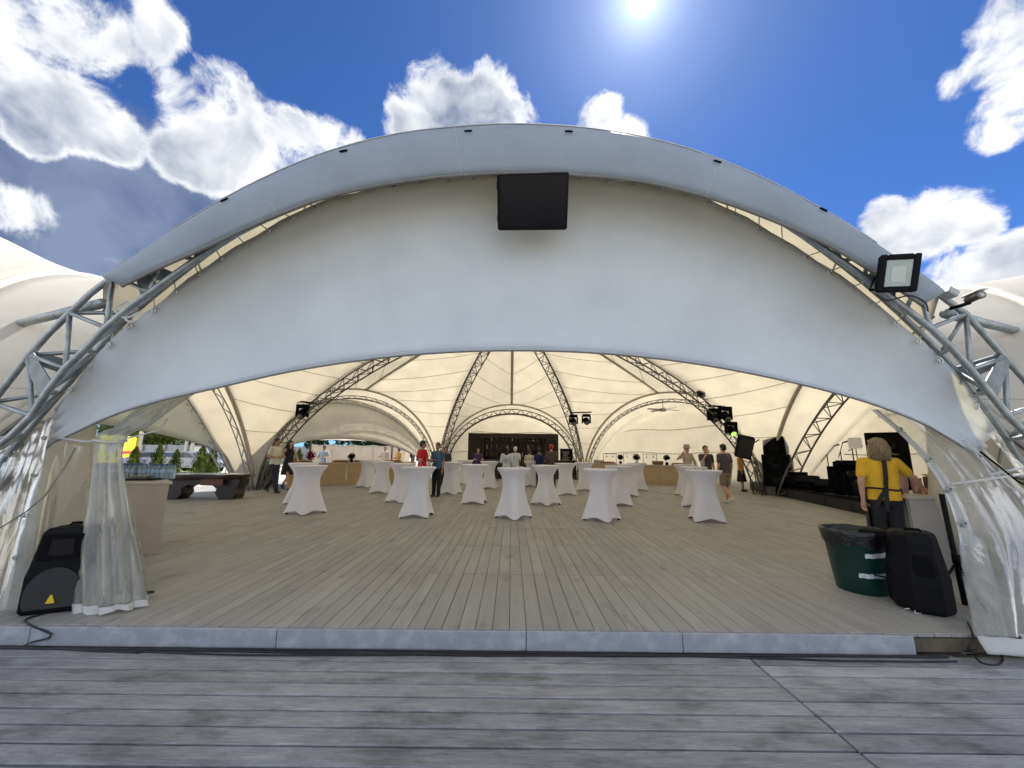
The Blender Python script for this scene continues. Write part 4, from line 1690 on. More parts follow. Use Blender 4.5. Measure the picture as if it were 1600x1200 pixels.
# black panel hung under the hood
c = on_arch(832, 316, -0.12)
R = facing((CAM - c) * 0.6 + V((0, -1.2, -0.25)))
dsp = thing('display_panel', 'black flat panel hanging under the middle of the white hood', 'display', c, local=False)
MB().box(c, (0.70, 0.515, 0.11), R, bev=0.012).build('casing', BLACK, dsp)
MB().box(c + R @ V((0.01, 0.0, 0.057)), (0.65, 0.46, 0.006), R, bev=0.002).build('screen', SCREEN, dsp)
for s in (-1, 1):
    MB().box(c + R @ V((-0.345, s * 0.15, 0.0)), (0.02, 0.07, 0.07), R, bev=0.004).build('hinge', BLACKM, dsp)
    MB().tube([c + R @ V((s * 0.30, 0.24, -0.03)), c + R @ V((s * 0.34, 0.38, -0.04))], 0.014, 6).build('bracket', STEEL, dsp)

# floodlight
c = on_arch(1403, 427, -0.42)
R = facing((CAM - c).normalized() + V((0.30, -0.25, 0.05)), V((0.13, 0, 1)))
fl = thing('floodlight', 'square black floodlight with a pale glass face on the right truss', 'lamp', c, local=False)
hs = MB()
hs.box(c + R @ V((0, 0, -0.02)), (0.285, 0.335, 0.05), R, bev=0.02)
hs.build('housing', BLACK, fl)
for s in (-1, 1):
    MB().box(c + R @ V((s * 0.117, 0, 0.012)), (0.05, 0.335, 0.03), R, bev=0.010).build('bezel', BLACK, fl)
    MB().box(c + R @ V((0, s * 0.142, 0.012)), (0.184, 0.05, 0.03), R, bev=0.010).build('bezel', BLACK, fl)
MB().box(c + R @ V((0, 0, 0.008)), (0.185, 0.235, 0.006), R).build('glass', LAMPGLASS, fl)
MB().box(c + R @ V((0.0, -0.01, 0.0125)), (0.10, 0.14, 0.003), R).build('emitter', REFLECTOR, fl)
MB().tube([c + R @ V((-0.148, -0.02, -0.03)), c + R @ V((-0.15, -0.13, -0.10)), c + R @ V((0.15, -0.13, -0.10)), c + R @ V((0.148, -0.02, -0.03))], 0.012, 6).build('yoke', BLACKM, fl)
MB().tube(crom([c + R @ V((-0.12, -0.18, -0.03)), c + R @ V((-0.05, -0.24, 0)), c + R @ V((0.1, -0.20, 0)), c + R @ V((0.22, -0.26, -0.02)), on_arch(1450, 486, -0.2)], 20), 0.007, 6).build('cable', RUBBER, fl)

# security camera and junction box
c = on_arch(1522, 465, -0.22)
sc = thing('security_camera', 'small bullet security camera on the right arch shoulder', 'camera', c, local=False)
ax = V((-0.12, -0.97, 0.06)).normalized()
R = facing(ax)
m = MB().lathe([(0.0, -0.13), (0.04, -0.125), (0.048, -0.10), (0.048, 0.09), (0.055, 0.10), (0.055, 0.128), (0.046, 0.132), (0.0, 0.120)], 18)
m.v = [c + R @ (V((p.x, p.y, p.z * 0.75)) * 0.72) for p in m.v]
m.build('body', DARKSTEEL, sc, True)
m = MB().lathe([(0.0, 0.126), (0.03, 0.128), (0.03, 0.134), (0.0, 0.136)], 14)
m.v = [c + R @ (V((p.x, p.y, p.z * 0.75)) * 0.72) for p in m.v]
m.build('lens', REFLECTOR, sc, True)
MB().box(c + R @ V((0, 0.040, 0.01)), (0.075, 0.008, 0.19), R, bev=0.003).build('sun_shield', WHITEP, sc)
MB().tube([c + R @ V((0, -0.03, -0.05)), on_arch(1500, 478, -0.18), on_arch(1485, 482, -0.1)], 0.017, 8).build('bracket', BLACKM, sc, True)
c = on_arch(1483, 458, -0.18)
jb = MB()
jb.box(c, (0.10, 0.10, 0.07), roty(0.6), bev=0.008)
tag(jb.build('junction_box', GREYP), 'small grey junction box beside the security camera on the arch', 'box')
m = MB()
for i in range(3):
    p0 = on_arch(200 + 8 * i, 470 + 6 * i, -0.1)
    m.tube(crom([p0, p0 + V((-0.06, -0.05, -0.10)), p0 + V((0.02, -0.06, -0.16)), p0 + V((0.10, -0.02, -0.08))], 14), 0.009, 6)
tag(m.build('strap_knot', HEM), 'tangle of white lashing strap on the left arch shoulder', 'strap')

# ------------------------------------------------------------------ loudspeakers by the entrance
def pa_speaker(name, label, p, rz, badge):
    t = thing(name, label, 'loudspeaker', p, rz)
    # tapered trapezoid cabinet, front towards -y
    lv = [(0.0, .225, .17), (0.03, .25, .19), (0.32, .25, .19), (0.40, .235, .18), (0.70, .190, .165), (0.735, .165, .14)]
    vs = []
    for z, hx, d in lv:
        back = d * 0.62
        vs.append([V((-hx, -d, z)), V((hx, -d, z)), V((hx, d * .2, z)), V((back, d, z)), V((-back, d, z)), V((-hx, d * .2, z))])
    m = MB()
    pts = [p_ for r in vs for p_ in r]
    fs = [tuple(range(5, -1, -1)), tuple(range(len(pts) - 6, len(pts)))]
    for i in range(len(vs) - 1):
        for k in range(6):
            fs.append((i * 6 + k, i * 6 + (k + 1) % 6, (i + 1) * 6 + (k + 1) % 6, (i + 1) * 6 + k))
    m.add(pts, fs)
    cab = m.build('cabinet', BLACK, t)
    bv = cab.modifiers.new('bevel', 'BEVEL')
    bv.width = 0.014
    bv.segments = 2
    # round-topped woofer grille
    poly = [V((x, -.193, z)) for x, z in ((-.20, .05), (.20, .05), (.22, .10))]
    poly += [V((.225 * math.cos(a), -.193, .16 + .235 * math.sin(a))) for a in [PI * k / 16 for k in range(17)]]
    poly += [V((-.22, -.193, .10))]
    gm = MB()
    gm.slab(poly, (0, -0.012, 0))
    gr = gm.build('woofer_grille', mat('speaker_grille', (0.030, 0.032, 0.034), 0.55, 0.3, 0.3, 160, 0.5, 300), t)
    h = MB()
    h.slab([V((x, -.186, z)) for x, z in ((-.19, .46), (.19, .46), (.16, .68), (-.16, .68))], (0, -.006, 0))
    h.build('horn_panel', BLACKM, t)
    h = MB()
    h.slab([V((x, -.193, z)) for x, z in ((-.10, .50), (.10, .50), (.085, .64), (-.085, .64))], (0, -.004, 0))
    h.build('horn_mouth', SCREEN, t)
    if badge:
        b = MB()
        b.slab([V((x, -.206, z)) for x, z in ((-.035, .095), (.035, .095), (0.008, .165), (-.008, .165))], (0, -.008, 0))
        b.build('badge', GOLD, t)
    hd = MB()
    hd.tube([(-.07, .02, .735), (-.06, .02, .755), (.06, .02, .755), (.07, .02, .735)], .012, 8)
    hd.build('handle', BLACKM, t)
    t.scale = (0.84, 0.92, 0.97)
    rp = MB()
    rp.box((0, .178, .40), (.16, .02, .26), bev=.004)
    rp.build('connector_plate', GREYP if False else BLACKM, t)
    return t


sp1 = at_z(76, 955, 0.152)
pa_speaker('loudspeaker', 'black loudspeaker with a yellow triangle badge at the left curtain', sp1 + V((0, 0.1, 0)), 0.42, True)
sp2 = at_z(1456, 958, 0.152)
pa_speaker('loudspeaker', 'black loudspeaker seen from behind next to the green bin', sp2 + V((0.02, 0.08, 0)), PI - 0.55, True)
# folding speaker pole leaning behind the right loudspeaker
pt = at_z(1508, 945, 0.152)
ps = thing('speaker_pole', 'upright black stand between right loudspeaker and clear curtain', 'stand', pt, local=False)
MB().tube([pt, pt + V((0.02, 0.05, 1.05))], 0.022, 10).build('pole', BLACK, ps, True)
for a in (0.3, 2.4, 4.5):
    d = V((math.cos(a), math.sin(a), 0))
    MB().tube([pt + V((0, 0, 0.40)), pt + d * 0.22 + V((0, 0, 0.012))], 0.012, 8).build('leg', BLACK, ps, True)
MB().lathe([(0.036, 0.38), (0.036, 0.46)], 12, c=(pt.x, pt.y, pt.z)).build('collar', BLACKM, ps, True)
# black bar stool just left of the right loudspeaker
pt = at_z(1408, 940, 0.152) + V((0.02, 0.14, 0))
bs = thing('bar_stool', 'black bar stool squeezed between green bin and loudspeaker', 'stool', pt, 0.3)
for a in range(4):
    an = PI / 4 + a * PI / 2
    d = V((math.cos(an), math.sin(an), 0))
    MB().tube([d * 0.20, d * 0.13 + V((0, 0, 0.60))], 0.017, 8).build('leg', BLACK, bs, True)
MB().lathe([(0.0, 0.60), (0.17, 0.60), (0.18, 0.62), (0.17, 0.645), (0.0, 0.65)], 20).build('seat', BLACKM, bs, True)
MB().tube([(0.165 * math.cos(a), 0.165 * math.sin(a), 0.22) for a in [2 * PI * k / 20 for k in range(20)]], 0.009, 6, closed=True).build('foot_ring', BLACK, bs, True)

# ------------------------------------------------------------------ green bin
p = at_z(1349, 934, 0.152) * 1.058
p.z = 0.152
bn = thing('waste_bin', 'dark green round bin lined with a black bag, silver tape on its side', 'bin', p)
bn.scale = (0.90, 0.90, 1.0)
MB().lathe([(0.0, 0.0), (0.235, 0.0), (0.245, 0.012), (0.27, 0.2), (0.315, 0.56), (0.33, 0.57), (0.33, 0.615), (0.312, 0.62), (0.30, 0.55), (0.235, 0.03), (0, 0.03)], 44, cap=False).build('tub', BINGREEN, bn, True)


def bagmod(r, z, a):
    return r + 0.006 * math.sin(9 * a) + 0.005 * math.sin(17 * a + z * 40), z + (0.018 * math.sin(5 * a + 1) + 0.012 * math.sin(11 * a) if z < 0.56 else 0.004 * math.sin(7 * a))


MB().lathe([(0.328, 0.485), (0.332, 0.52), (0.336, 0.56), (0.345, 0.60), (0.342, 0.632), (0.325, 0.638), (0.308, 0.62), (0.298, 0.55), (0.28, 0.40), (0.12, 0.36), (0, 0.37)], 60, mod=bagmod, cap=False).build('bag', BAG, bn, True)
for (a, z, w) in ((-1.62, 0.41, 0.26), (-1.70, 0.205, 0.34)):
    r0 = 0.27 + (z - 0.2) * 0.125 + 0.004
    pts0 = [V(((r0 + 0.002) * math.cos(a + (k - 4) * w / 4 / r0 * .5), (r0 + 0.002) * math.sin(a + (k - 4) * w / 4 / r0 * .5), z + (k - 4) * 0.003)) for k in range(9)]
    MB().grid([[q + V((0, 0, dz + 0.004 * math.sin(i * 2.1))) for i, q in enumerate(pts0)] for dz in (-0.022, 0, 0.022)]).build('tape', TAPE, bn, False, thick=0.002)

# ------------------------------------------------------------------ bars either side of the entrance
def counter(name, label, pts, h, back, front_m, top_m, over=0.03, topt=0.04):
    """panelled counter along a polyline of front corners; back is the depth vector"""
    b = sum((V(q) for q in pts), V((0, 0, 0))) / len(pts)
    t = thing(name, label, 'counter', (b.x, b.y, 0.152), local=False)
    for a, c in zip(pts[:-1], pts[1:]):
        a, c = V(a), V(c)
        a.z = c.z = 0.153
        n_ = max(1, round((c - a).length / 1.25))
        dn = V(back).normalized()
        for i in range(n_):
            p0, p1 = a.lerp(c, (i + .004) / n_), a.lerp(c, (i + .996) / n_)
            m = MB()
            m.slab([p0, p1, p1 + V((0, 0, h - topt - 0.003)), p0 + V((0, 0, h - topt - 0.003))], dn * 0.022)
            m.build('front_panel', front_m, t)
        d = (c - a).normalized()
        m = MB()
        z = 0.153 + h - topt
        m.slab([q + V((0, 0, z - 0.153)) for q in (a - d * over - dn * over, c + d * over - dn * over, c + d * over + V(back), a - d * over + V(back))], (0, 0, topt))
        m.build('counter_top', top_m, t)
        for q in (a, c):
            m = MB()
            qq = q + d * (0.012 if q is a else -0.034) + dn * 0.024
            m.slab([qq, qq + V(back) * 0.92, qq + V(back) * 0.92 + V((0, 0, h - topt - 0.004)), qq + V((0, 0, h - topt - 0.004))], d * 0.022)
            m.build('side_panel', front_m, t)
    return t


a = at_z(247, 866, 0.152)
b = at_z(200, 870, 0.152)
dirv = (b - a).normalized()
lc0 = a
lc1 = a + V((-1.95, -0.22, 0))
counter('bar_counter', 'beige counter with water packs on it behind the left curtain', [lc1, lc0], 0.98, V((-0.78, 0.70, 0)), BEIGE, COUNTER)
rc0 = at_z(1420, 892, 0.152) + V((0.15, 0.0, 0))
counter('bar_counter', 'greige counter in front of the blonde woman at the right', [rc0, rc0 + V((1.55, 0.10, 0))], 0.93, V((0.10, 0.75, 0)), mat('greige_laminate', (0.40, 0.37, 0.33), 0.5, 0, 0.05, 3), COUNTER)

# water packs
WATER = mat('water_bottle', (0.45, 0.62, 0.74), 0.1, 0, 0.12, 14, spec=0.8)
WATER.node_tree.nodes['Principled BSDF'].inputs['Transmission Weight'].default_value = 0.55
CAPB = mat('blue_cap', (0.03, 0.10, 0.35), 0.4)
LBL = mat('blue_label', (0.10, 0.28, 0.55), 0.4, col2=(0.55, 0.66, 0.78), scale=40)


def water_pack(label, loc, rz, nx, ny):
    t = thing('water_pack', label, 'water pack', loc, rz, group='shrink-wrapped water packs')
    bm_ = MB().lathe([(0.0, 0.0), (0.028, 0.0), (0.031, 0.01), (0.031, 0.07), (0.028, 0.085), (0.031, 0.10), (0.031, 0.15), (0.022, 0.185), (0.012, 0.20), (0.012, 0.215)], 14)
    me_b = bm_.mesh('bottle', WATER, True)
    me_c = MB().lathe([(0.0155, 0.208), (0.0155, 0.226), (0.0, 0.228)], 12).mesh('cap', CAPB, True)
    me_l = MB().lathe([(0.0322, 0.10), (0.0322, 0.148)], 14, cap=False).mesh('label', LBL, True)
    for i in range(nx):
        for j in range(ny):
            x, y = (i - (nx - 1) / 2) * 0.065, (j - (ny - 1) / 2) * 0.065
            o = bpy.data.objects.new('bottle', me_b)
            COL.objects.link(o)
            o.parent = t
            o.location = (x, y, 0)
            for nm, me in (('cap', me_c), ('label', me_l)):
                q = bpy.data.objects.new(nm, me)
                COL.objects.link(q)
                q.parent = o
    return t


wp = at_z(198, 757, 1.135)
topz = 0.153 + 0.98 + 0.001
for i, (dx, lab) in enumerate(((0.0, 'water bottle pack nearest the free end of the left counter'), (-0.46, 'water bottle pack second from the free end of the left counter'),
                               (-0.92, 'water bottle pack seen through the clear curtain on the left counter'))):
    water_pack(lab, V((lc0.x - 0.56 + dx, lc0.y + 0.40, topz)), 0.05 * i, 6, 4)
pr = V((lc0.x - 0.50, lc0.y + 0.13, topz))
pt_ = thing('card_terminal', 'black till device lying on the left counter before the water', 'device', pr, 0.2)
MB().box((0, 0, 0.012), (0.36, 0.20, 0.022), bev=0.006).build('base', BLACK, pt_)
MB().box((-0.06, 0.02, 0.042), (0.20, 0.14, 0.035), rotx(0.12), bev=0.008).build('keypad', DARKSTEEL, pt_)

# cups, crates and fruit on the right counter
zt = 0.153 + 0.93 + 0.001
cup_m = mat('pale_pink_cups', (0.62, 0.44, 0.38), 0.5, 0, 0.08, 9)
me_cup = MB().lathe([(0.0, 0.0), (0.030, 0.0), (0.040, 0.095), (0.043, 0.10), (0.040, 0.102), (0.030, 0.012), (0, 0.012)], 16).mesh('cup', cup_m, True)
k = 0
for i in range(4):
    st_ = thing('cup_stack', ['tall stack of pink paper cups nearest the woman\'s arm', 'second stack of pink paper cups behind her arm', 'third stack of pink paper cups toward the curtain', 'shortest stack of pink paper cups beside the brown box'][i], 'cups', V((rc0.x + 0.30 + i * 0.10, rc0.y + 0.38 + 0.04 * (i % 2), zt)), 0, 'paper cup stacks')
    for j in range((9, 10, 8, 6)[i]):
        o = bpy.data.objects.new('cup', me_cup)
        COL.objects.link(o)
        o.parent = st_
        o.location = (0, 0, 0.02 * j)
cr = thing('carton', 'brown printed carton behind the cup stacks on the right counter', 'box', V((rc0.x + 0.86, rc0.y + 0.42, zt)), 0.1)
MB().box((0, 0, 0.11), (0.22, 0.16, 0.22), bev=0.003).build('box', mat('brown_carton', (0.10, 0.045, 0.03), 0.7), cr)
for s in (-1, 1):
    MB().box((0, s * 0.055, 0.236), (0.215, 0.09, 0.003), rotx(s * 0.5)).build('flap', mat('pale_carton', (0.45, 0.33, 0.24), 0.7), cr)
MB().box((0, -0.082, 0.12), (0.15, 0.003, 0.09)).build('print', mat('carton_print', (0.45, 0.30, 0.25), 0.7), cr)
tp = thing('drink_tub', 'dark tub of red fruit behind the blonde woman\'s shoulder', 'tub', V((rc0.x + 0.40, rc0.y + 0.66, zt)))
MB().lathe([(0.0, 0), (0.12, 0), (0.15, 0.20), (0.155, 0.20), (0.14, 0.19), (0.11, 0.15), (0, 0.15)], 20).build('tub', BLACK, tp, True)
fr_m = mat('red_fruit', (0.30, 0.02, 0.015), 0.35)
for i in range(14):
    a = i * 2.4
    r = 0.03 * math.sqrt(i)
    MB().ball((r * math.cos(a), r * math.sin(a), 0.20 + 0.05 * (1 - i / 14)), 0.036, 10, 7).build('fruit', fr_m, tp, True)

# ------------------------------------------------------------------ live-edge table and barrels on the left
p = at_z(303, 781, 0.152) + V((0, 0.35, 0))
wt_ = thing('slab_table', 'low rustic live edge slab table of dark wood, carved legs', 'table', p, 0.08)
rn = random.Random(5)
poly = []
for k in range(40):
    a = 2 * PI * k / 40
    x = 1.18 * math.copysign(abs(math.cos(a)) ** 0.55, math.cos(a))
    y = 0.42 * math.copysign(abs(math.sin(a)) ** 0.6, math.sin(a))
    poly.append((x + rn.uniform(-.03, .03), y + rn.uniform(-.035, .035)))
sl_ = MB()
sl_.slab([(x * .96, y * .93, 0.56) for x, y in poly], (0, 0, 0.0))
sl_ = MB()
rws = []
for z, f in ((0.57, 0.92), (0.62, 0.98), (0.68, 1.0), (0.72, 0.985)):
    rws.append([V((x * f, y * f, z + 0.01 * math.sin(i * 1.3))) for i, (x, y) in enumerate(poly)] + [V((poly[0][0] * f, poly[0][1] * f, z))])
sl_.grid(rws)
sl_.slab([(x * .92, y * .92, 0.565) for x, y in poly], (0, 0, 0.01))
sl_.build('slab', DKWOOD, wt_, True)
MB().slab([(x * .985, y * .985, 0.716) for x, y in poly], (0, 0, 0.016)).build('top', SLABTOP, wt_)
for s in (-1, 1):
    prof = [(0.60, 0.0), (0.98, 0.0), (1.02, 0.12), (1.0, 0.28), (1.10, 0.42), (1.12, 0.58), (0.0, 0.58), (0.0, 0.47), (0.18, 0.40), (0.34, 0.42), (0.50, 0.30), (0.46, 0.18), (0.52, 0.10)]
    MB().slab([(s * x, -0.26, z) for x, z in prof], (0, 0.52, 0)).build('leg', DKWOOD, wt_)
MB().box((0.42, -0.385, 0.50), (0.62, 0.03, 0.18), bev=0.01).build('bark_edge', mat('reddish_bark', (0.12, 0.035, 0.018), 0.5, 0, 0.5, 12, 0.5, 30), wt_)


def barrel_table(label, p, col, w=0.42):
    t = thing('barrel_table', label, 'barrel', p, 0.0)
    MB().lathe([(0.0, 0), (0.29, 0), (0.30, 0.02), (0.29, 0.04), (0.29, 0.26), (0.305, 0.28), (0.305, 0.30), (0.29, 0.32), (0.29, 0.56), (0.305, 0.58), (0.305, 0.60), (0.29, 0.62), (0.29, 0.84), (0.30, 0.86), (0.30, 0.88), (0, 0.88)], 32).build('drum', col, t, True)
    MB().lathe([(0.0, 0.882), (w, 0.882), (w + .01, 0.895), (w, 0.91), (0, 0.91)], 32).build('top', COUNTER, t, True)
    return t


barrel_table('dark steel barrel with a round top behind the slab table', at_z(397, 761, 0.152) + V((0, .2, 0)), mat('dark_barrel', (0.06, 0.062, 0.065), 0.4, 0.6, 0.3, 8))
barrel_table('olive green barrel with a round top behind the man in white tee', at_z(413, 760, 0.152) + V((0.1, .2, 0)), mat('olive_barrel', (0.10, 0.14, 0.05), 0.45, 0.2, 0.4, 8), 0.5)

# ------------------------------------------------------------------ buffets
lb0, lb1 = at_z(450, 761, 0.152), at_z(648, 752, 0.152)
counter('buffet_counter', 'tan panelled buffet counter along the back left opening', [lb0, lb1], 0.95, V((-0.45, 0.75, 0)), BEIGE2, COUNTER)
rb0, rb1 = at_z(922, 752, 0.152), at_z(1080, 760, 0.152)
counter('buffet_counter', 'tan panelled buffet counter along the closed back right wall', [rb0, rb1], 0.95, V((0.45, 0.75, 0)), BEIGE2, COUNTER)
zb = 0.153 + 0.95 + 0.001


def on_line(a, b, w, dep, back):
    p = V(a).lerp(V(b), w) + V(back).normalized() * dep
    p.z = zb
    return p


WOODB = mat('serving_wood', (0.20, 0.12, 0.06), 0.6, 0, 0.3, 12)
FOOD = mat('golden_snacks', (0.32, 0.17, 0.05), 0.7, 0, 0.4, 30, col2=(0.55, 0.36, 0.14))


def food_tray(label, p, rz, L=0.7, W=0.35):
    t = thing('food_tray', label, 'tray', p, rz)
    MB().box((0, 0, 0.03), (L, W, 0.05), bev=0.006).build('board', WOODB, t)
    r = random.Random(label)
    m_ = 0
    for i in range(int(L / 0.09)):
        for j in range(3):
            MB().ball((-L / 2 + 0.07 + i * 0.09, -W / 3 + j * W / 3, 0.075 + r.uniform(0, .015)), (0.042, 0.042, 0.032), 8, 6).build('snack', FOOD, t, True)
    return t


food_tray('wooden tray of snacks at the left end of the left buffet', on_line(lb0, lb1, 0.06, 0.3, (-.45, .75, 0)), 0.2, 0.9)
food_tray('wooden tray of snacks beside the server in light blue', on_line(lb0, lb1, 0.36, 0.3, (-.45, .75, 0)), 0.1)
food_tray('long wooden tray of snacks in the middle of the left buffet', on_line(lb0, lb1, 0.56, 0.35, (-.45, .75, 0)), 0.15, 1.1)
food_tray('wooden tray of snacks in front of the bald man', on_line(lb0, lb1, 0.80, 0.3, (-.45, .75, 0)), 0.1, 0.8)
food_tray('wooden tray of snacks at the right end of the right buffet', on_line(rb0, rb1, 0.92, 0.3, (.45, .75, 0)), -0.1, 0.9)
food_tray('wooden tray of snacks under the left heat lamp frame', on_line(rb0, rb1, 0.18, 0.35, (.45, .75, 0)), -0.1, 0.8)


def foliage(m, c, r, n, leaf, rng, shell=0.55, flat=1.0, zmin=None):
    for _ in range(n):
        while True:
            d = V((rng.uniform(-1, 1), rng.uniform(-1, 1), rng.uniform(-1, 1)))
            if 0.05 < d.length < 1:
                break
        d = d.normalized() * (shell + (1 - shell) * rng.random())
        p = V((c[0] + d.x * r[0], c[1] + d.y * r[1], c[2] + d.z * r[2]))
        u = V((rng.uniform(-1, 1), rng.uniform(-1, 1), rng.uniform(-1, 1) * flat)).normalized()
        w = u.orthogonal().normalized()
        w = (Matrix.Rotation(rng.uniform(0, 6.28), 3, u) @ w)
        s_ = leaf * rng.uniform(0.6, 1.3)
        m.add([p - u * s_, p + w * s_ * .5, p + u * s_, p - w * s_ * .5], [(0, 1, 2, 3)])


LEAF_A = leaf_mat('leaf_bright', (0.075, 0.115, 0.022), (0.20, 0.25, 0.07))
LEAF_B = leaf_mat('leaf_dark', (0.015, 0.035, 0.012), (0.035, 0.065, 0.02))
LEAF_T = leaf_mat('leaf_thuja', (0.035, 0.06, 0.015), (0.13, 0.16, 0.035))
LEAF_K = leaf_mat('leaf_black', (0.012, 0.018, 0.012), (0.03, 0.04, 0.02))
LEAF_R = leaf_mat('petal_red', (0.14, 0.006, 0.02), (0.25, 0.02, 0.05))
BARK = mat('bark', (0.10, 0.075, 0.055), 0.9, 0, 0.3, 6, 0.5, 20)
rg = random.Random(11)


def topiary(label, p, leafm, r=0.17, h=0.30):
    t = thing('potted_plant', label, 'plant', p)
    MB().lathe([(0, 0), (0.07, 0), (0.085, 0.13), (0.08, 0.13), (0, 0.11)], 14).build('pot', BLACKM, t, True)
    MB().tube([(0, 0, 0.10), (0.01, 0, h)], 0.012, 6).build('stem', BARK, t)
    m = MB()
    foliage(m, (0, 0, h + 0.05), (r, r, r * .85), 420, 0.035, rg, 0.3)
    m.build('foliage', leafm, t)


topiary('dark round topiary left of the server in the black apron', on_line(rb0, rb1, 0.33, 0.2, (.45, .75, 0)), LEAF_K)
topiary('dark round topiary in the middle of the right buffet', on_line(rb0, rb1, 0.50, 0.15, (.45, .75, 0)), LEAF_K, 0.2)
topiary('dark round topiary left of the man in the bucket hat', on_line(rb0, rb1, 0.79, 0.2, (.45, .75, 0)), LEAF_K)
topiary('dark leafy plant in the middle of the left buffet', on_line(lb0, lb1, 0.44, 0.4, (-.45, .75, 0)), LEAF_K, 0.18, 0.22)
topiary('deep red bouquet at the left end of the left buffet', on_line(lb0, lb1, 0.13, 0.25, (-.45, .75, 0)), LEAF_R, 0.24, 0.26)
for i, (w, lab) in enumerate(((0.20, 'heat lamp frame with two shades at the left of the right buffet'), (0.42, 'heat lamp frame with two shades behind the server in the black apron'), (0.62, 'heat lamp frame with two shades in the middle of the right buffet'))):
    p = on_line(rb0, rb1, w, 0.45, (.45, .75, 0))
    t = thing('heat_lamp_frame', lab, 'heat lamp', p, -0.05, 'buffet heat lamps')
    for s in (-1, 1):
        MB().tube([(s * .34, 0, 0), (s * .34, 0, .52)], .014, 6).build('post', DARKSTEEL, t)
        MB().lathe([(0.012, 0.46), (0.02, 0.40), (0.07, 0.345), (0.068, 0.34), (0.015, 0.39)], 14, c=(s * .17, 0, 0), cap=False).build('lamp_shade', GREYP, t, True)
        MB().tube([(s * .17, 0, .45), (s * .17, 0, .52)], .006, 5).build('cord', BLACKM, t)
    MB().tube([(-.355, 0, .52), (.355, 0, .52)], .014, 6).build('crossbar', DARKSTEEL, t)
for i, (a, b, w, bk, lab) in enumerate(((lb0, lb1, 0.52, (-.45, .75, 0), 'small white candle lamp on the left buffet, first of two'), (lb0, lb1, 0.66, (-.45, .75, 0), 'small white candle lamp on the left buffet, nearer the bald man'))):
    p = on_line(a, b, w, 0.1, bk)
    tag(MB().lathe([(0, 0), (0.045, 0), (0.05, 0.01), (0.05, 0.12), (0.045, 0.125), (0, 0.11)], 14, c=p).build('candle_lamp', WHITEP, None, True), lab, 'lamp')
for i, (w, lab) in enumerate(((0.70, 'wicker bread basket left of the bucket hat man'), (0.08, 'grey serving crate at the left end of the right buffet'))):
    p = on_line(rb0, rb1, w, 0.3, (.45, .75, 0))
    m = MB()
    m.box((p.x, p.y, p.z + 0.09), (0.42, 0.30, 0.18), taper=1.12)
    o = m.build('serving_basket', WOODB if i == 0 else GREYP)
    tag(o, lab, 'basket')

# ------------------------------------------------------------------ back bar
BARW = mat('bar_panel', (0.010, 0.005, 0.005), 0.5, 0, 0.5, 3, col2=(0.028, 0.010, 0.008))
y_b = 25.2
x0, x1 = at_y(731, 690, y_b).x, at_y(873, 690, y_b).x
zt_ = at_y(800, 677, y_b).z
bb = thing('back_bar', 'dark brown back bar wall with shelves under the far arch', 'bar shelf', ((x0 + x1) / 2, y_b, 0.15), local=False)
MB().box(((x0 + x1) / 2, y_b + 0.2, (zt_ + 0.15) / 2), (x1 - x0, 0.10, zt_ - 0.152), bev=0.04).build('back_wall', BARW, bb)
for z in (1.35, 1.85, 2.35):
    MB().box(((x0 + x1) / 2, y_b, z), ((x1 - x0) * 0.66, 0.26, 0.035)).build('shelf', mat('shelf_red', (0.045, 0.013, 0.010), 0.5), bb)
for w in (0.17, 0.42, 0.58, 0.83):
    MB().box((x0 + (x1 - x0) * w, y_b + 0.02, 1.45), (0.06, 0.24, 2.4)).build('upright', MATS['shelf_red'], bb)
MB().box(((x0 + x1) / 2, y_b - 0.02, zt_ - 0.25), ((x1 - x0) * 0.75, 0.24, 0.12)).build('cornice', MATS['shelf_red'], bb)
bl0, bl1 = at_z(742, 750, 0.152), at_z(905, 751, 0.152)
counter('bar_counter', 'dark wooden bar counter in front of the far bar shelves', [V((bl0.x, 22.6, .152)), V((bl1.x, 22.6, .152))], 1.08, V((0, 0.6, 0)), BARW, mat('bar_top', (0.10, 0.06, 0.045), 0.35))
btl = [MB().lathe([(0, 0), (0.036, 0), (0.038, 0.02), (0.038, 0.18), (0.014, 0.23), (0.014, 0.30), (0, 0.30)], 12).mesh('bottle', mat('bottle_%d' % i, c, 0.12, 0, 0.1), True) for i, c in enumerate(((0.02, 0.06, 0.02), (0.12, 0.05, 0.01), (0.30, 0.30, 0.28), (0.06, 0.01, 0.01)))]
for z, row in ((1.369, 'lowest'), (1.869, 'middle'), (2.369, 'top')):
    for i in range(11):
        o = bpy.data.objects.new('bottle', btl[(i * 7 + int(z * 10)) % 4])
        COL.objects.link(o)
        o.location = (x0 + (x1 - x0) * (0.21 + 0.056 * i) + 0.03 * math.sin(i * 5), y_b - 0.05, z)
        kind_ = ('green', 'amber', 'clear', 'dark red')[(i * 7 + int(z * 10)) % 4]
        nth = ('first', 'second', 'third', 'fourth', 'fifth', 'sixth', 'seventh', 'eighth', 'ninth', 'tenth', 'eleventh')[i]
        tag(o, '%s spirit bottle, %s from the left on the far bar\'s %s shelf' % (kind_, nth, row), 'bottle', 'bottles on the far bar shelves')
p = at_z(886, 749, 0.152)
mb_ = thing('menu_board', 'black menu board with pale lines right of the far bar', 'menu board', (p.x, 22.9, 0.152), 0.0)
MB().box((0, 0.0, 0.95), (0.72, 0.04, 1.5), bev=0.01).build('board', BLACKM, mb_)
MB().box((0, 0, 1.72), (0.78, 0.06, 0.05)).build('frame', DKWOOD, mb_)
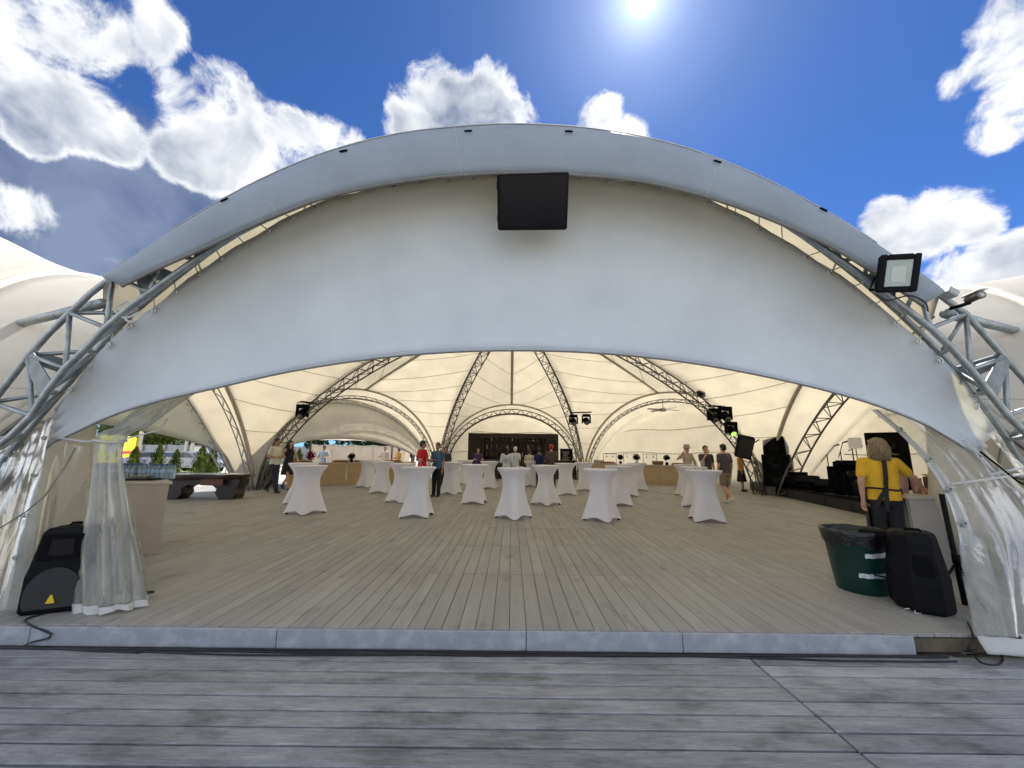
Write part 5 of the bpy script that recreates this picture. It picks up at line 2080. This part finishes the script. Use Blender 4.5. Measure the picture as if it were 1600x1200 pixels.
for i in range(8):
    MB().box((-0.06 + 0.05 * (i % 2), -0.024, 1.55 - i * 0.11), (0.46 - 0.08 * (i % 3), 0.004, 0.028)).build('text_line', mat('chalk', (0.5, 0.48, 0.42), 0.9), mb_)
for s in (-1, 1):
    MB().box((s * .3, 0.0, 0.1), (0.04, 0.3, 0.2)).build('foot', BLACKM, mb_)

# ------------------------------------------------------------------ concert stage at the right
sa, sb = at_z(1172, 765, 0.152), at_z(1440, 824, 0.152)
out = V((0.95, -0.18, 0)).normalized()
plt = thing('concert_stage', 'low black skirted concert platform along the right wall', 'stage', ((sa.x + sb.x) / 2, (sa.y + sb.y) / 2, 0.152), local=False)
SZ = 0.15 + 0.34
sa2, sb2 = V((sa.x, sa.y, 0.153)), V((sb.x, sb.y, 0.153))
b1, b2 = sb2 + out * 2.6, sa2 + V((2.0, -0.6, 0))
MB().slab([q + V((0, 0, 0.30)) for q in (sa2, sb2, b1, b2)], (0, 0, 0.04)).build('deck', BLACKM, plt)
n_ = 8
for i in range(n_):
    p0, p1 = sa2.lerp(sb2, (i + .01) / n_), sa2.lerp(sb2, (i + .99) / n_)
    MB().slab([p0, p1, p1 + V((0, 0, .296)), p0 + V((0, 0, .296))], out * 0.03).build('skirt_panel', mat('stage_skirt', (0.008, 0.008, 0.014), 0.7, 0, .3, 8), plt)
rg0 = sa2.lerp(sb2, 0.66) + out * 0.75
m = MB()
m.slab([V((rg0.x, rg0.y, SZ + 0.004)) + d for d in (V((-.5, -1.0, 0)), V((.9, -1.0, 0)), V((.9, .8, 0)), V((-.5, .8, 0)))], (0, 0, 0.008))
tag(m.build('stage_rug', mat('teal_rug', (0.06, 0.10, 0.12), 0.95, 0, 0.4, 8)), 'worn grey teal rug lying on the concert platform', 'rug')


def cab(name, label, p, rz, w, d, h, cones, tilt=0.0):
    t = thing(name, label, 'loudspeaker', p, rz)
    bx = MB()
    bx.box((0, 0, h / 2), (w, d, h), rotx(tilt), bev=0.018)
    bx.build('cabinet', BLACKM, t)
    for (z, r) in cones:
        m = MB().lathe([(r, 0), (r, .012), (r * .9, .014), (r * .3, -.02), (0, -.02)], 20)
        R_ = rotx(PI / 2)
        m.v = [rotx(tilt) @ (R_ @ q + V((0, -d / 2 - .001, z - h / 2))) + V((0, 0, h / 2)) for q in m.v]
        m.build('cone', mat('speaker_cone', (0.008, 0.008, 0.009), 0.6, spec=0.1), t, True)
    return t


def st_at(px, Y, z=SZ):
    p = at_y(px, 740, Y)
    return V((p.x, p.y, z + 0.005))


face = math.atan2(-1, 0.25) + PI / 2
FZ = -0.75
cab('subwoofer', 'large black bass cabinet at the left end of the concert stage', st_at(1216, 14.6), FZ, 0.85, 0.7, 1.15, ((.32, .22), (.83, .22)))
cab('loudspeaker', 'black loudspeaker on top of the big bass cabinet', st_at(1215, 14.6, SZ + 1.15), FZ, 0.68, 0.55, 0.66, ((.25, .17), (.52, .06)))
cab('amplifier', 'black amplifier beside the bass cabinet on the stage', st_at(1246, 13.8), FZ, 0.55, 0.4, 0.55, ((.28, .18),))
cab('monitor_wedge', 'black floor monitor leaning back at the stage\'s left', st_at(1262, 13.2), FZ - .4, 0.6, 0.4, 0.40, ((.2, .13),), 0.5)
cab('monitor_wedge', 'black floor monitor in the middle of the concert stage', st_at(1290, 12.2), FZ, 0.62, 0.4, 0.34, ((.17, .12),), 0.5)
cab('amplifier', 'tall black amplifier left of the keyboard stand', st_at(1310, 11.9), FZ, 0.5, 0.35, 0.80, ((.22, .15), (.58, .15)))
cab('flight_case', 'black flight case under the stage keyboards', st_at(1330, 11.4), FZ, 0.75, 0.5, 0.95, ((.5, .2),))
cab('loudspeaker', 'tall black loudspeaker behind the blonde woman\'s head', st_at(1392, 10.2), FZ, 0.80, 0.65, 1.72, ((.4, .22), (.9, .22), (1.4, .18)))
cab('flight_case', 'black case at the right end of the concert stage', st_at(1366, 10.7), FZ, 0.7, 0.5, 0.85, ((.4, .2),))


def mic_stand(label, p, h, bx, bz):
    t = thing('microphone_stand', label, 'microphone stand', p)
    MB().tube([(0, 0, .02), (0, 0, h)], .013, 8).build('pole', BLACK, t)
    for k in range(3):
        a = k * 2.1
        MB().tube([(0, 0, .14), (.25 * math.cos(a), .25 * math.sin(a), .012)], .010, 6).build('leg', BLACK, t)
    MB().tube([(-bx * .8, 0, h - bz * .8), (bx, 0, h + bz)], .010, 6).build('boom', BLACK, t)
    MB().cap((bx, 0, h + bz), (bx + .13, 0, h + bz + .035), .020, .028, 10).build('microphone', DARKSTEEL, t, True)
    return t


mic_stand('boom microphone stand standing free on the left of the stage', st_at(1296, 11.6), 1.15, 0.26, 0.26)
mic_stand('short microphone stand behind the monitor wedge', st_at(1318, 11.2), 1.25, 0.10, 0.24)
mic_stand('microphone stand beside the white music sheet', st_at(1337, 10.6), 1.30, 0.14, 0.06)
kb = thing('keyboard', 'black stage keyboard on an X stand amid the gear', 'keyboard', st_at(1352, 10.9), FZ)
MB().box((0, 0, .93), (1.2, .36, .11), bev=.012).build('case', BLACK, kb)
for i in range(24):
    MB().box((-.55 + i * .048, -.09, .990), (.044, .14, .008)).build('key', WHITEP, kb)
for s in (-1, 1):
    MB().tube([(-.4, s * .1, .01), (.4, s * .1, .88)], .016, 6).build('leg', BLACK, kb)
    MB().tube([(.4, s * .1, .01), (-.4, s * .1, .88)], .016, 6).build('leg', BLACK, kb)
ms = thing('music_stand', 'music stand with a white sheet on the stage', 'music stand', st_at(1343, 10.4), FZ)
MB().tube([(0, 0, .02), (0, 0, 1.35)], .011, 6).build('pole', BLACK, ms)
MB().box((0, -.02, 1.45), (.28, .012, .30), rotx(-.25)).build('sheet', WHITEP, ms)
for k in range(3):
    MB().tube([(0, 0, .12), (.2 * math.cos(k * 2.1), .2 * math.sin(k * 2.1), .01)], .009, 6).build('leg', BLACK, ms)
dk = thing('drum_kit', 'dark drum kit with a tilted cymbal on the stage', 'drum kit', st_at(1352, 10.1), FZ)
m = MB().lathe([(0, -.2), (.26, -.2), (.27, -.19), (.27, .19), (.26, .2), (0, .2)], 24)
m.v = [rotx(PI / 2) @ q + V((0, 0, .29)) for q in m.v]
m.build('bass_drum', BLACK, dk, True)
for s in (-1, 1):
    MB().lathe([(0, .52), (.15, .52), (.16, .53), (.16, .72), (0, .72)], 20, c=(s * .2, -.02, 0)).build('tom', BLACK, dk, True)
    MB().tube([(s * .2, 0, .3), (s * .2, -.02, .55)], .012, 6).build('tom_arm', DARKSTEEL, dk)
MB().tube([(.45, .1, .0), (.45, .1, 1.18)], .011, 6).build('cymbal_stand', BLACK, dk)
m = MB().lathe([(0, .03), (.04, .02), (.24, 0), (.24, -.004), (0, .0)], 24)
m.v = [rotx(.12) @ roty(.15) @ q + V((.45, .1, 1.19)) for q in m.v]
m.build('cymbal', mat('bronze_cymbal', (.16, .13, .08), .3, .8), dk, True)

# ------------------------------------------------------------------ lights and speakers on the ribs
GREENL = bpy.data.materials.new('lit_green_lens')
GREENL.use_nodes = True
_b = GREENL.node_tree.nodes['Principled BSDF']
_b.inputs['Base Color'].default_value = (0.3, 0.5, 0.1, 1)
_b.inputs['Emission Color'].default_value = (0.45, 0.75, 0.15, 1)
_b.inputs['Emission Strength'].default_value = 0.6


def moving_head(label, px, py, Y, k=1.0, lens=None, rz=0.0):
    p = at_y(px, py, Y)
    t = thing('stage_light', label, 'stage light', p, rz)
    MB().box((0, 0, .10 * k), (.30 * k, .24 * k, .10 * k), bev=.012).build('base', BLACKM, t)
    for s in (-1, 1):
        MB().box((s * .155 * k, 0, -.07 * k), (.045 * k, .13 * k, .30 * k), bev=.012).build('yoke_arm', BLACKM, t)
    m = MB().lathe([(0, -.15), (.09, -.15), (.105, -.12), (.12, .02), (.12, .10), (.09, .15), (0, .16)], 20)
    m.v = [rotx(-.9) @ (q * k) + V((0, 0, -.13 * k)) for q in m.v]
    m.build('head', BLACKM, t, True)
    m = MB().lathe([(0, -.153), (.085, -.152), (.085, -.16), (0, -.166)], 18)
    m.v = [rotx(-.9) @ (q * k) + V((0, 0, -.13 * k)) for q in m.v]
    m.build('lens', lens or DIMLENS, t, True)
    MB().tube([(0, 0, .14 * k), (0, 0, .24 * k)], .02, 6).build('clamp', STEEL, t)
    return t


moving_head('single black moving head light on the left rib truss', 473, 640, 14.4, 1.25)
moving_head('left of two black moving heads on the bar across the thin right rib', 896, 654, 20.2, 1.3)
moving_head('right of two black moving heads on the bar across the thin right rib', 916, 653, 20.2, 1.3)
moving_head('left of two black moving heads high on the big right rib', 1114, 646, 14.4, 1.2)
moving_head('right of two black moving heads high on the big right rib', 1133, 644, 14.4, 1.3)
moving_head('black stage light with a lit green lens on the right rib', 1142, 667, 14.3, 1.2, GREENL)
moving_head('small black stage light high up on the right rib truss', 1095, 613, 14.5, 0.8)
for (a, b, Y, lab) in (((890, 645), (924, 644), 20.25, 'black cross pipe holding two lights on the thin right rib'), ((1106, 634), (1142, 636), 14.45, 'black cross pipe holding two lights on the big right rib'), ((466, 627), (496, 631), 14.45, 'black cross pipe holding a light on the left rib')):
    tag(MB().tube([at_y(*a, Y), at_y(*b, Y)], .035, 8).build('cross_pipe', BLACKM, None, True), lab, 'pipe')
p = at_y(1163, 698, 14.0)
hs_ = thing('loudspeaker', 'black loudspeaker hung tilted on the right rib truss foot', 'loudspeaker', p, -0.4)
R = roty(0.25) @ rotx(0.2)
MB().box((0, 0, 0), (.50, .42, .78), R, bev=.02).build('cabinet', BLACKM, hs_)
MB().box(R @ V((0, -.215, 0)), (.44, .012, .70), R).build('grille', MATS['speaker_grille'], hs_)
MB().tube([R @ V((.25, 0, .2)), (.5, .15, .25)], .02, 6).build('bracket', BLACKM, hs_)
p = at_y(1036, 640, 18.6)
fn = thing('ceiling_fan', 'grey fan fixture under the top of the back right arch', 'fan', p)
MB().lathe([(0, -.10), (.14, -.08), (.16, 0), (.10, .08), (0, .10)], 16).build('motor', GREYP, fn, True)
for k in range(4):
    MB().box(rotz(k * PI / 2 + .3) @ V((.5, 0, 0)), (.75, .15, .02), rotz(k * PI / 2 + .3) @ rotx(.25)).build('blade', GREYP, fn)
MB().tube([(0, 0, .08), (0, 0, .5)], .02, 6).build('rod', STEEL, fn)

# ------------------------------------------------------------------ glasses and plates left on a few tables
GLASS = mat('drinking_glass', (0.75, 0.78, 0.78), 0.06, 0, 0.05, 9)
GLASS.node_tree.nodes['Principled BSDF'].inputs['Transmission Weight'].default_value = 0.85
me_g = MB().lathe([(0.0, 0.0), (0.033, 0.0), (0.034, 0.004), (0.005, 0.010), (0.004, 0.085), (0.020, 0.10), (0.036, 0.13), (0.038, 0.16), (0.032, 0.20), (0.030, 0.20), (0.036, 0.16), (0.034, 0.13), (0.0, 0.095)], 16).mesh('wine_glass', GLASS, True)
me_p = MB().lathe([(0.0, 0.0), (0.06, 0.0), (0.11, 0.014), (0.11, 0.018), (0.06, 0.005), (0.0, 0.005)], 24).mesh('plate', WHITEP, True)
for (px, py, me, nm, lab) in ((1094, 740, me_p, 'plate', 'white plate on the farthest right front table'), (1112, 740, me_g, 'wine_glass', 'wine glass on the farthest right front table'), (1078, 733, me_g, 'wine_glass', 'wine glass on the table under the bucket hat man'),
                              (664, 733, me_g, 'wine_glass', 'wine glass on the front table before the red polo'), (846, 729, me_p, 'plate', 'white plate on the second row table right of centre'), (748, 729, me_g, 'wine_glass', 'wine glass on the second row table left of centre')):
    tp_ = at_z(px, py, 0.152 + 1.104)
    o = bpy.data.objects.new(nm, me)
    COL.objects.link(o)
    near_t = min((t for t in bpy.data.objects if t.name.startswith('cocktail_table')), key=lambda t: (t.location.xy - tp_.xy).length)
    d_ = tp_.xy - near_t.location.xy
    if d_.length > 0.26:
        d_ = d_.normalized() * 0.22
    o.location = (near_t.location.x + d_.x, near_t.location.y + d_.y, near_t.location.z + 1.103)
    tag(o, lab, 'plate' if nm == 'plate' else 'glass')

# ------------------------------------------------------------------ cables on the boards
rr = random.Random(4)
for i, lab in enumerate(('black cable lying closest to the step along its foot', 'black cable wandering along the lower deck before the step', 'thin black cable looping in front of the step at the right')):
    pts = []
    x = -6.5 if i < 2 else -5.5
    k = 0
    while x < (3.55, 3.7, 3.6)[i]:
        y = 3.408 - (0.012, 0.032, 0.045)[i] - (0.010, 0.022, 0.04)[i] * math.sin(x * (1.1, 0.9, 1.3)[i] + i * 2) + rr.uniform(-.004, .004)
        pts.append(V((x, y, 0.0095)))
        x += 0.25
    pts = [V((q.x, min(q.y, 3.425), q.z)) for q in pts]
    tag(MB().tube(crom(pts, 150), (.0085, .008, .0065)[i], 6).build('cable', RUBBER, None, True), lab, 'cable')
c0 = sp1 + V((0.05, -0.05, 0.01))
tag(MB().tube(crom([c0, at_z(40, 968, .158), V((at_z(50, 978).x, 3.435, .152)), V((at_z(56, 990).x, 3.428, .08)), V((at_z(66, 1003, 0).x, 3.41, .012)), V((-2.9, 3.34, .0095))], 40), .0075, 6).build('cable', RUBBER, None, True), 'black cable running from the left loudspeaker down the step', 'cable')
pp = at_z(1511, 1024, 0.0)
pg = thing('power_plug', 'black power plug and flex lying on the deck at the lower right', 'plug', (pp.x, pp.y, 0.002), local=False)
MB().cap((pp.x, pp.y, .019), (pp.x + .05, pp.y - .004, .019), .017, .011, 10).build('plug', RUBBER, pg, True)
for s in (-1, 1):
    MB().tube([(pp.x - .015, pp.y + s * .009, .019), (pp.x - .042, pp.y + s * .009, .019)], .0028, 6).build('pin', STEEL, pg)
MB().tube(crom([V((pp.x + .05, pp.y, .012)), at_z(1535, 1036, .008), at_z(1560, 1038, .008), at_z(1566, 1026, .008), at_z(1550, 1012, .01), V((at_z(1535, 1004).x, 3.43, .05)), V((at_z(1525, 995).x, 3.44, .14)), at_z(1512, 972, .16)], 40), .0065, 6).build('flex', RUBBER, pg, True)
m = MB()
p = at_z(226, 925, .158)
m.tube(crom([p, p + V((.06, .02, 0)), p + V((.09, .0, 0)), p + V((.05, -.04, 0)), p + V((-.02, -.03, 0)), p + V((-.05, -.12, 0))], 24), .007, 6)
tag(m.build('cable', RUBBER, None, True), 'small black cable loop beside the bunched curtain hem', 'cable')
m = MB()
p = at_z(1412, 955, .158)
m.tube(crom([p, p + V((.05, .05, .0)), p + V((.10, -.0, .02)), p + V((.06, -.05, 0)), p + V((.14, -.03, 0)), p + V((.2, .05, .0))], 24), .006, 6)
tag(m.build('cable', TAPE, None, True), 'crumpled pale wire at the foot of the bar stool', 'wire')

# ------------------------------------------------------------------ outside on the left
CORR = mat('fence_sheet', (0.34, 0.36, 0.38), 0.6, 0.2, 0.12, 2)
fA, fB = V((-62, 50, 0)), V((-20, 56, 0))
fn_ = thing('fence', 'long grey sheet metal fence at the back of the lot', 'fence', ((fA.x + fB.x) / 2, 53, 0), local=False)
NF = 16
for i in range(NF):
    p0, p1 = fA.lerp(fB, i / NF), fA.lerp(fB, (i + .97) / NF)
    d = (p1 - p0)
    L = d.length
    d.normalize()
    nn = V((d.y, -d.x, 0))
    m = MB()
    row0, row1 = [], []
    for k in range(25):
        q = p0 + d * (L * k / 24) + nn * (0.035 if (k // 2) % 2 else 0)
        row0.append(q + V((0, 0, .1)))
        row1.append(q + V((0, 0, 2.25)))
    m.grid([row0, row1])
    m.build('sheet', CORR, fn_, False, thick=.01)
    MB().box(p0 + nn * .09 + V((0, 0, 1.15)), (.08, .08, 2.3)).build('post', DARKSTEEL, fn_)
for i, (px, Y, h) in enumerate(((213, 34, 9), (287, 44, 8), (297, 40, 8.5))):
    p = at_y(px, 720, Y)
    m = MB()
    m.tube([(p.x, p.y, 0), (p.x + .05, p.y, h)], [.17, .11], 10)
    tag(m.build('lamp_pole', mat('concrete_pole', (.52, .51, .48), .8), None, True), ('pale concrete pole right of the ambulance', 'pale concrete pole behind the middle shrubs, left of a pair', 'pale concrete pole behind the middle shrubs, right of a pair')[i], 'pole')


def cabin(label, px0, px1, Y, h, col, door):
    a, b = at_y(px0, 715, Y), at_y(px1, 715, Y)
    w = abs(b.x - a.x)
    t = thing('site_cabin', label, 'cabin', ((a.x + b.x) / 2, Y, 0))
    MB().box((0, 0, h / 2), (w, 2.2, h), bev=.03).build('shell', col, t)
    MB().box((0, 0, h + .04), (w + .1, 2.3, .08)).build('roof', CORR, t)
    if door:
        dr = MB().box((w * .02, -1.115, h * .47), (w * .62, .03, h * .86), bev=.005).build('door', door, t)
        MB().box((w * .24, -1.14, h * .5), (.05, .05, .2)).build('handle', STEEL, dr)
    nrib = 6
    for k in range(nrib):
        MB().box((-w / 2 + w * (k + .5) / nrib, -1.105, h / 2), (.04, .02, h * .95)).build('rib', col, t)


BLUE = mat('blue_cabin', (.012, .045, .32), .45, 0, .1, 2)
BLUE2 = mat('light_blue_cabin', (.25, .36, .48), .5, 0, .1, 2)
cabin('white site cabin left of the blue toilets', 313, 336, 47, 2.0, WHITEP, None)
cabin('narrow dark blue toilet cabin left of the pale strip', 337, 347, 46, 2.25, BLUE, BLUE)
cabin('pale blue toilet cabin between the dark blue ones', 347, 355, 46, 2.4, BLUE2, BLUE2)
cabin('wide dark blue toilet cabin with a sticker, right end of the row', 355, 378, 46, 2.2, BLUE, BLUE)
cabin('tall pale blue cabin rising behind the toilet row', 338, 352, 51, 4.3, BLUE2, None)


def ambulance(px, py):
    p = at_z(px, py, 0)
    t = thing('ambulance', 'bright yellow high roof ambulance seen from behind at the left', 'ambulance', (p.x, p.y, 0), 0.55)
    YEL = mat('ambulance_yellow', (.72, .68, .02), .35, 0, .05, 2)
    prof = [(-2.7, .35), (-2.75, 1.1), (-2.62, 2.45), (-2.45, 2.65), (1.3, 2.65), (1.75, 2.5), (2.35, 1.35), (2.95, 1.1), (3.05, .6), (3.0, .35)]
    m = MB()
    m.slab([(-1.0, y, z) for y, z in prof], (2.0, 0, 0))
    b_ = m.build('body', YEL, t)
    bv = b_.modifiers.new('bevel', 'BEVEL')
    bv.width = .09
    bv.segments = 2
    for s in (-1, 1):
        MB().box((s * .48, -2.70, 1.25), (.90, .05, 1.75), rotx(-.07), bev=.02).build('rear_door', YEL, t)
        MB().box((s * .48, -2.70, 1.70), (.66, .06, .60), rotx(-.09), bev=.03).build('rear_window', mat('pale_reflecting_glass', (.42, .46, .48), .1), t)
        MB().box((s * .90, -2.765, 1.25), (.12, .05, .45)).build('tail_light', mat('tail_red', (.4, .01, .01), .3), t)
        MB().box((s * .7, -2.56, 2.52), (.3, .08, .1)).build('beacon', mat('beacon_blue', (.02, .06, .5), .2), t)
        for y in (-1.7, 1.95):
            wm = MB().lathe([(0, -.1), (.2, -.11), (.34, -.1), (.36, -.06), (.36, .08), (.33, .11), (0, .11)], 20)
            wm.v = [roty(PI / 2) @ q + V((s * .92, y, .36)) for q in wm.v]
            wm.build('wheel', BLACKM, t, True)
        MB().box((s * 1.004, -.5, 1.35), (.012, 3.6, .22)).build('stripe', mat('red_stripe', (.5, .02, .02), .4), t)
    MB().box((.48, -2.772, .98), (.26, .02, .08), rotx(-.05)).build('cross_mark', BLACKM, t)
    MB().box((.48, -2.773, .98), (.08, .022, .26), rotx(-.05)).build('cross_mark', BLACKM, t)
    MB().box((0, -2.78, .45), (1.9, .1, .22), bev=.03).build('bumper', BLACKM, t)


ambulance(172, 733)
GLASSD = mat('car_glass', (.03, .035, .04), .08, 0, .1, 3)


def car(label, px, py, rz, col):
    p = at_z(px, py, 0)
    t = thing('parked_car', label, 'car', (p.x, p.y, 0), rz, 'cars parked outside')
    prof = [(-2.1, .35), (-2.15, .75), (-2.0, .98), (-1.55, 1.05), (-.95, 1.42), (-.2, 1.50), (.45, 1.40), (1.1, 1.0), (1.85, .86), (2.1, .70), (2.12, .38)]
    n = len(prof)
    rows = []
    for s in (-.86, -.80, 0, .80, .86):
        rows.append([V((x, s * (1 - .14 * max(0, (z - .95)) / .55), z * (.97 if abs(s) > .82 else 1.0))) for x, z in prof])
    m = MB()
    m.grid(rows)
    for r in (rows[0], rows[-1]):
        m.add(r, [tuple(range(n))])
    b_ = m.build('body', col, t, True, auto=35)
    for s in (-1, 1):
        MB().slab([(x, s * .792 if z > 1.1 else s * .853, z) for x, z in ((-1.35, 1.06), (-.85, 1.36), (-.22, 1.42), (-.2, 1.06))], (0, s * .012, 0)).build('side_window', GLASSD, t)
        MB().slab([(x, s * .792 if z > 1.1 else s * .853, z) for x, z in ((-.12, 1.06), (-.14, 1.42), (.4, 1.33), (.92, 1.05))], (0, s * .012, 0)).build('side_window', GLASSD, t)
        for x in (-1.35, 1.32):
            wm = MB().lathe([(0, -.08), (.2, -.10), (.30, -.09), (.32, -.05), (.32, .08), (.29, .10), (.19, .085), (0, .07)], 20)
            wm.v = [rotx(-PI / 2 * s) @ q + V((x, s * .80, .32)) for q in wm.v]
            w_ = wm.build('wheel', BLACKM, t, True)
            rm = MB().lathe([(0, .09), (.17, .105), (.19, .09), (.17, .08)], 14)
            rm.v = [rotx(-PI / 2 * s) @ q + V((x, s * .80, .32)) for q in rm.v]
            rm.build('rim', STEEL, w_, True)
        MB().box((2.02, s * .6, .70), (.14, .34, .13), bev=.03).build('headlight', REFLECTOR, t)
        MB().box((-2.08, s * .66, .85), (.1, .26, .14), bev=.02).build('tail_light', MATS['tail_red'], t)
    MB().slab([(.52, -.66, 1.385), (.52, .66, 1.385), (1.08, .72, 1.035), (1.08, -.72, 1.035)], (.012, 0, .018)).build('windscreen', GLASSD, t)
    MB().slab([(-1.02, -.62, 1.385), (-1.02, .62, 1.385), (-1.52, .68, 1.085), (-1.52, -.68, 1.085)], (-.012, 0, .018)).build('rear_window', GLASSD, t)


car('lilac silver car parked behind the thuja shrubs near the ambulance', 246, 737, 0.15, mat('lilac_silver', (.38, .36, .44), .3, .5, .05, 2))
car('grey car parked behind the thuja shrubs, right of the lilac one', 303, 738, -0.25, mat('grey_paint', (.28, .29, .31), .3, .5, .05, 2))
car('white car parked far off behind the left buffet', 464, 722, 1.2, mat('white_car', (.7, .7, .7), .3, 0, .04, 2))


def thuja(label, px, py, h, r):
    p = at_z(px, py, 0)
    t = thing('thuja_shrub', label, 'shrub', (p.x, p.y, 0), rg.uniform(0, 6), 'thuja shrubs along the tent')
    MB().tube([(0, 0, 0), (0, 0, h * .5)], [.05, .02], 6).build('trunk', BARK, t)
    m = MB()
    for i in range(1500):
        z = h * (0.06 + .94 * rg.random() ** 1.15)
        f = (1 - z / h) ** .72 * (.35 + .65 * min(1, z / (h * .18)))
        a = rg.uniform(0, 2 * PI)
        rad = .85 * r * f * (.45 + .75 * rg.random() ** 1.6) * (1 + .28 * math.sin(a * 3 + z * 5) + .15 * math.sin(a * 5 - z * 9))
        q = V((rad * math.cos(a), rad * math.sin(a), z))
        u = V((math.cos(a) * .5 + rg.uniform(-.4, .4), math.sin(a) * .5 + rg.uniform(-.4, .4), 1)).normalized()
        w = V((-math.sin(a), math.cos(a), rg.uniform(-.3, .3)))
        s_ = .085 * rg.uniform(.6, 1.4)
        m.add([q - u * s_, q + w * s_ * .38, q + u * s_, q - w * s_ * .38], [(0, 1, 2, 3)])
    m.build('crown', LEAF_T, t)


for i, (px, py, h, r, lab) in enumerate(((206, 741, 1.75, .78, 'thuja shrub beside the ambulance, first in the row'), (243, 741, 1.95, .72, 'tallest thuja shrub, second from the ambulance'), (271, 742, 1.6, .62, 'slim thuja shrub, third from the ambulance'),
                                         (311, 744, 1.85, .80, 'wide thuja shrub before the white cabin'), (329, 743, 1.75, .58, 'pale thuja shrub at the right end of the row'), (465, 735, 1.8, .7, 'thuja shrub beyond the left end of the buffet'))):
    thuja(lab, px, py, h, r)


def tree(label, x, y, h, r, leafm, n=2600, leaf=.20):
    t = thing('leafy_tree', label, 'tree', (x, y, 0), 0, 'trees behind the fence')
    m = MB()
    m.tube([(0, 0, 0), (.1, 0, h * .3), (0, .1, h * .65)], [.24, .17, .07], 8)
    for k in range(6):
        a = k * 1.05
        m.tube([(0, 0, h * (.25 + .06 * k)), (r * .6 * math.cos(a), r * .6 * math.sin(a), h * (.45 + .06 * k))], [.08, .025], 6)
    m.build('trunk', BARK, t, True)
    m = MB()
    for k in range(13):
        a = rg.uniform(0, 2 * PI)
        d = r * rg.uniform(.15, .8)
        z = h * rg.uniform(.28, .92)
        q = r * rg.uniform(.28, .48)
        foliage(m, (d * math.cos(a), d * math.sin(a), z), (q, q, q * .75), n // 13, leaf, rg, .35)
    m.build('crown', leafm, t)


TS = [(200, 64, 12, 5.0, 0, 'tall dark tree at the far left behind the fence'), (255, 66, 12.5, 5.2, 0, 'tallest dark tree in the middle behind the fence'), (330, 66, 11, 4.6, 0, 'tall dark tree behind the cabins'), (228, 55.5, 4.6, 2.8, 1, 'low pale bush tree leaning over the fence by the first pole'), (186, 58, 7.5, 3.4, 1, 'bright green tree behind the fence above the ambulance'), (215, 61, 11, 4.2, 0, 'tall dark tree behind the fence, left of the middle'), (243, 57, 6.0, 3.4, 1, 'low bright bushy tree behind the fence by the left pole'),
      (270, 59, 6.6, 3.4, 1, 'bright bushy tree behind the fence between the poles'), (292, 62, 11, 4.0, 0, 'tall dark tree behind the fence by the twin poles'), (315, 58, 6.5, 3.2, 1, 'bright tree behind the white cabin'),
      (338, 60, 7.2, 3.0, 1, 'pale green tree behind the blue toilet cabins'), (362, 62, 8.0, 3.2, 0, 'dark tree behind the right end of the toilet cabins')]
for (px, Y, h, r, br, lab) in TS:
    p = at_y(px, 700, Y)
    tree(lab, p.x, Y, h, r, LEAF_A if br else LEAF_B)
for (px, Y, h, r, lab) in ((510, 46, 5.2, 3.4, 'dark tree above the left part of the white marquee wall'), (560, 47, 5.6, 3.8, 'dark tree above the middle of the white marquee wall'), (610, 46, 5.2, 3.4, 'dark tree above the right part of the white marquee wall'), (645, 42, 4.6, 2.4, 'green tree right of the white marquee wall')):
    p = at_y(px, 700, Y)
    tree(lab, p.x, Y, h, r, LEAF_B)
# white marquee beyond the left buffet
ma, mbb = at_y(484, 715, 31), at_y(640, 715, 35)
mq = thing('marquee', 'low white marquee with sunlit fabric walls beyond the left buffet', 'marquee', ((ma.x + mbb.x) / 2, 33, 0), local=False)
dn = (V((mbb.x, mbb.y, 0)) - V((ma.x, ma.y, 0)))
NP = 5
MQ = cloth('marquee_wall', (.78, .74, .66), (.85, .74, .55), .5, gloss=0.0, wrinkle=.4, wscale=2)
for i in range(NP):
    p0 = V((ma.x, ma.y, 0)) + dn * (i / NP)
    p1 = V((ma.x, ma.y, 0)) + dn * ((i + .999) / NP)
    rows = []
    for k in range(7):
        rows.append([p0.lerp(p1, j / 14) + V((0, .05 * math.sin(j * 1.3 + k * .5), .1 + 2.1 * k / 6 - .10 * math.sin(PI * j / 14) * k / 6)) for j in range(15)])
    MB().grid(rows).build('wall_panel', MQ, mq, True, thick=.004)
    if i in (0, 4):
        MB().tube([p0, p0 + V((0, 0, 2.75))], .06, 8).build('pole', BARK, mq)
rows = [[V((ma.x, ma.y, 2.55)) + dn * (j / 20) + V((0, w * 4, w * .55 - .06 * math.sin(j * PI / 4) ** 2)) for j in range(21)] for w in (0, .33, .66, 1)]
MB().grid(rows).build('roof', MQ, mq, True, thick=.004)
# rough grass strip along the fence
m = MB()
for i in range(5000):
    u, w = rg.random(), rg.random()
    p = fA.lerp(fB, u) + V((0, -1.2 - 4.5 * w * w, -.02))
    a = rg.uniform(0, 6.28)
    hh = rg.uniform(.12, .38)
    m.add([p + V((.05 * math.cos(a), .05 * math.sin(a), 0)), p - V((.05 * math.cos(a), .05 * math.sin(a), 0)), p + V((rg.uniform(-.12, .12), rg.uniform(-.1, .1), hh))], [(0, 1, 2)])
tag(m.build('weeds', LEAF_A), 'rough green weeds along the foot of the fence', 'grass', kind='stuff')
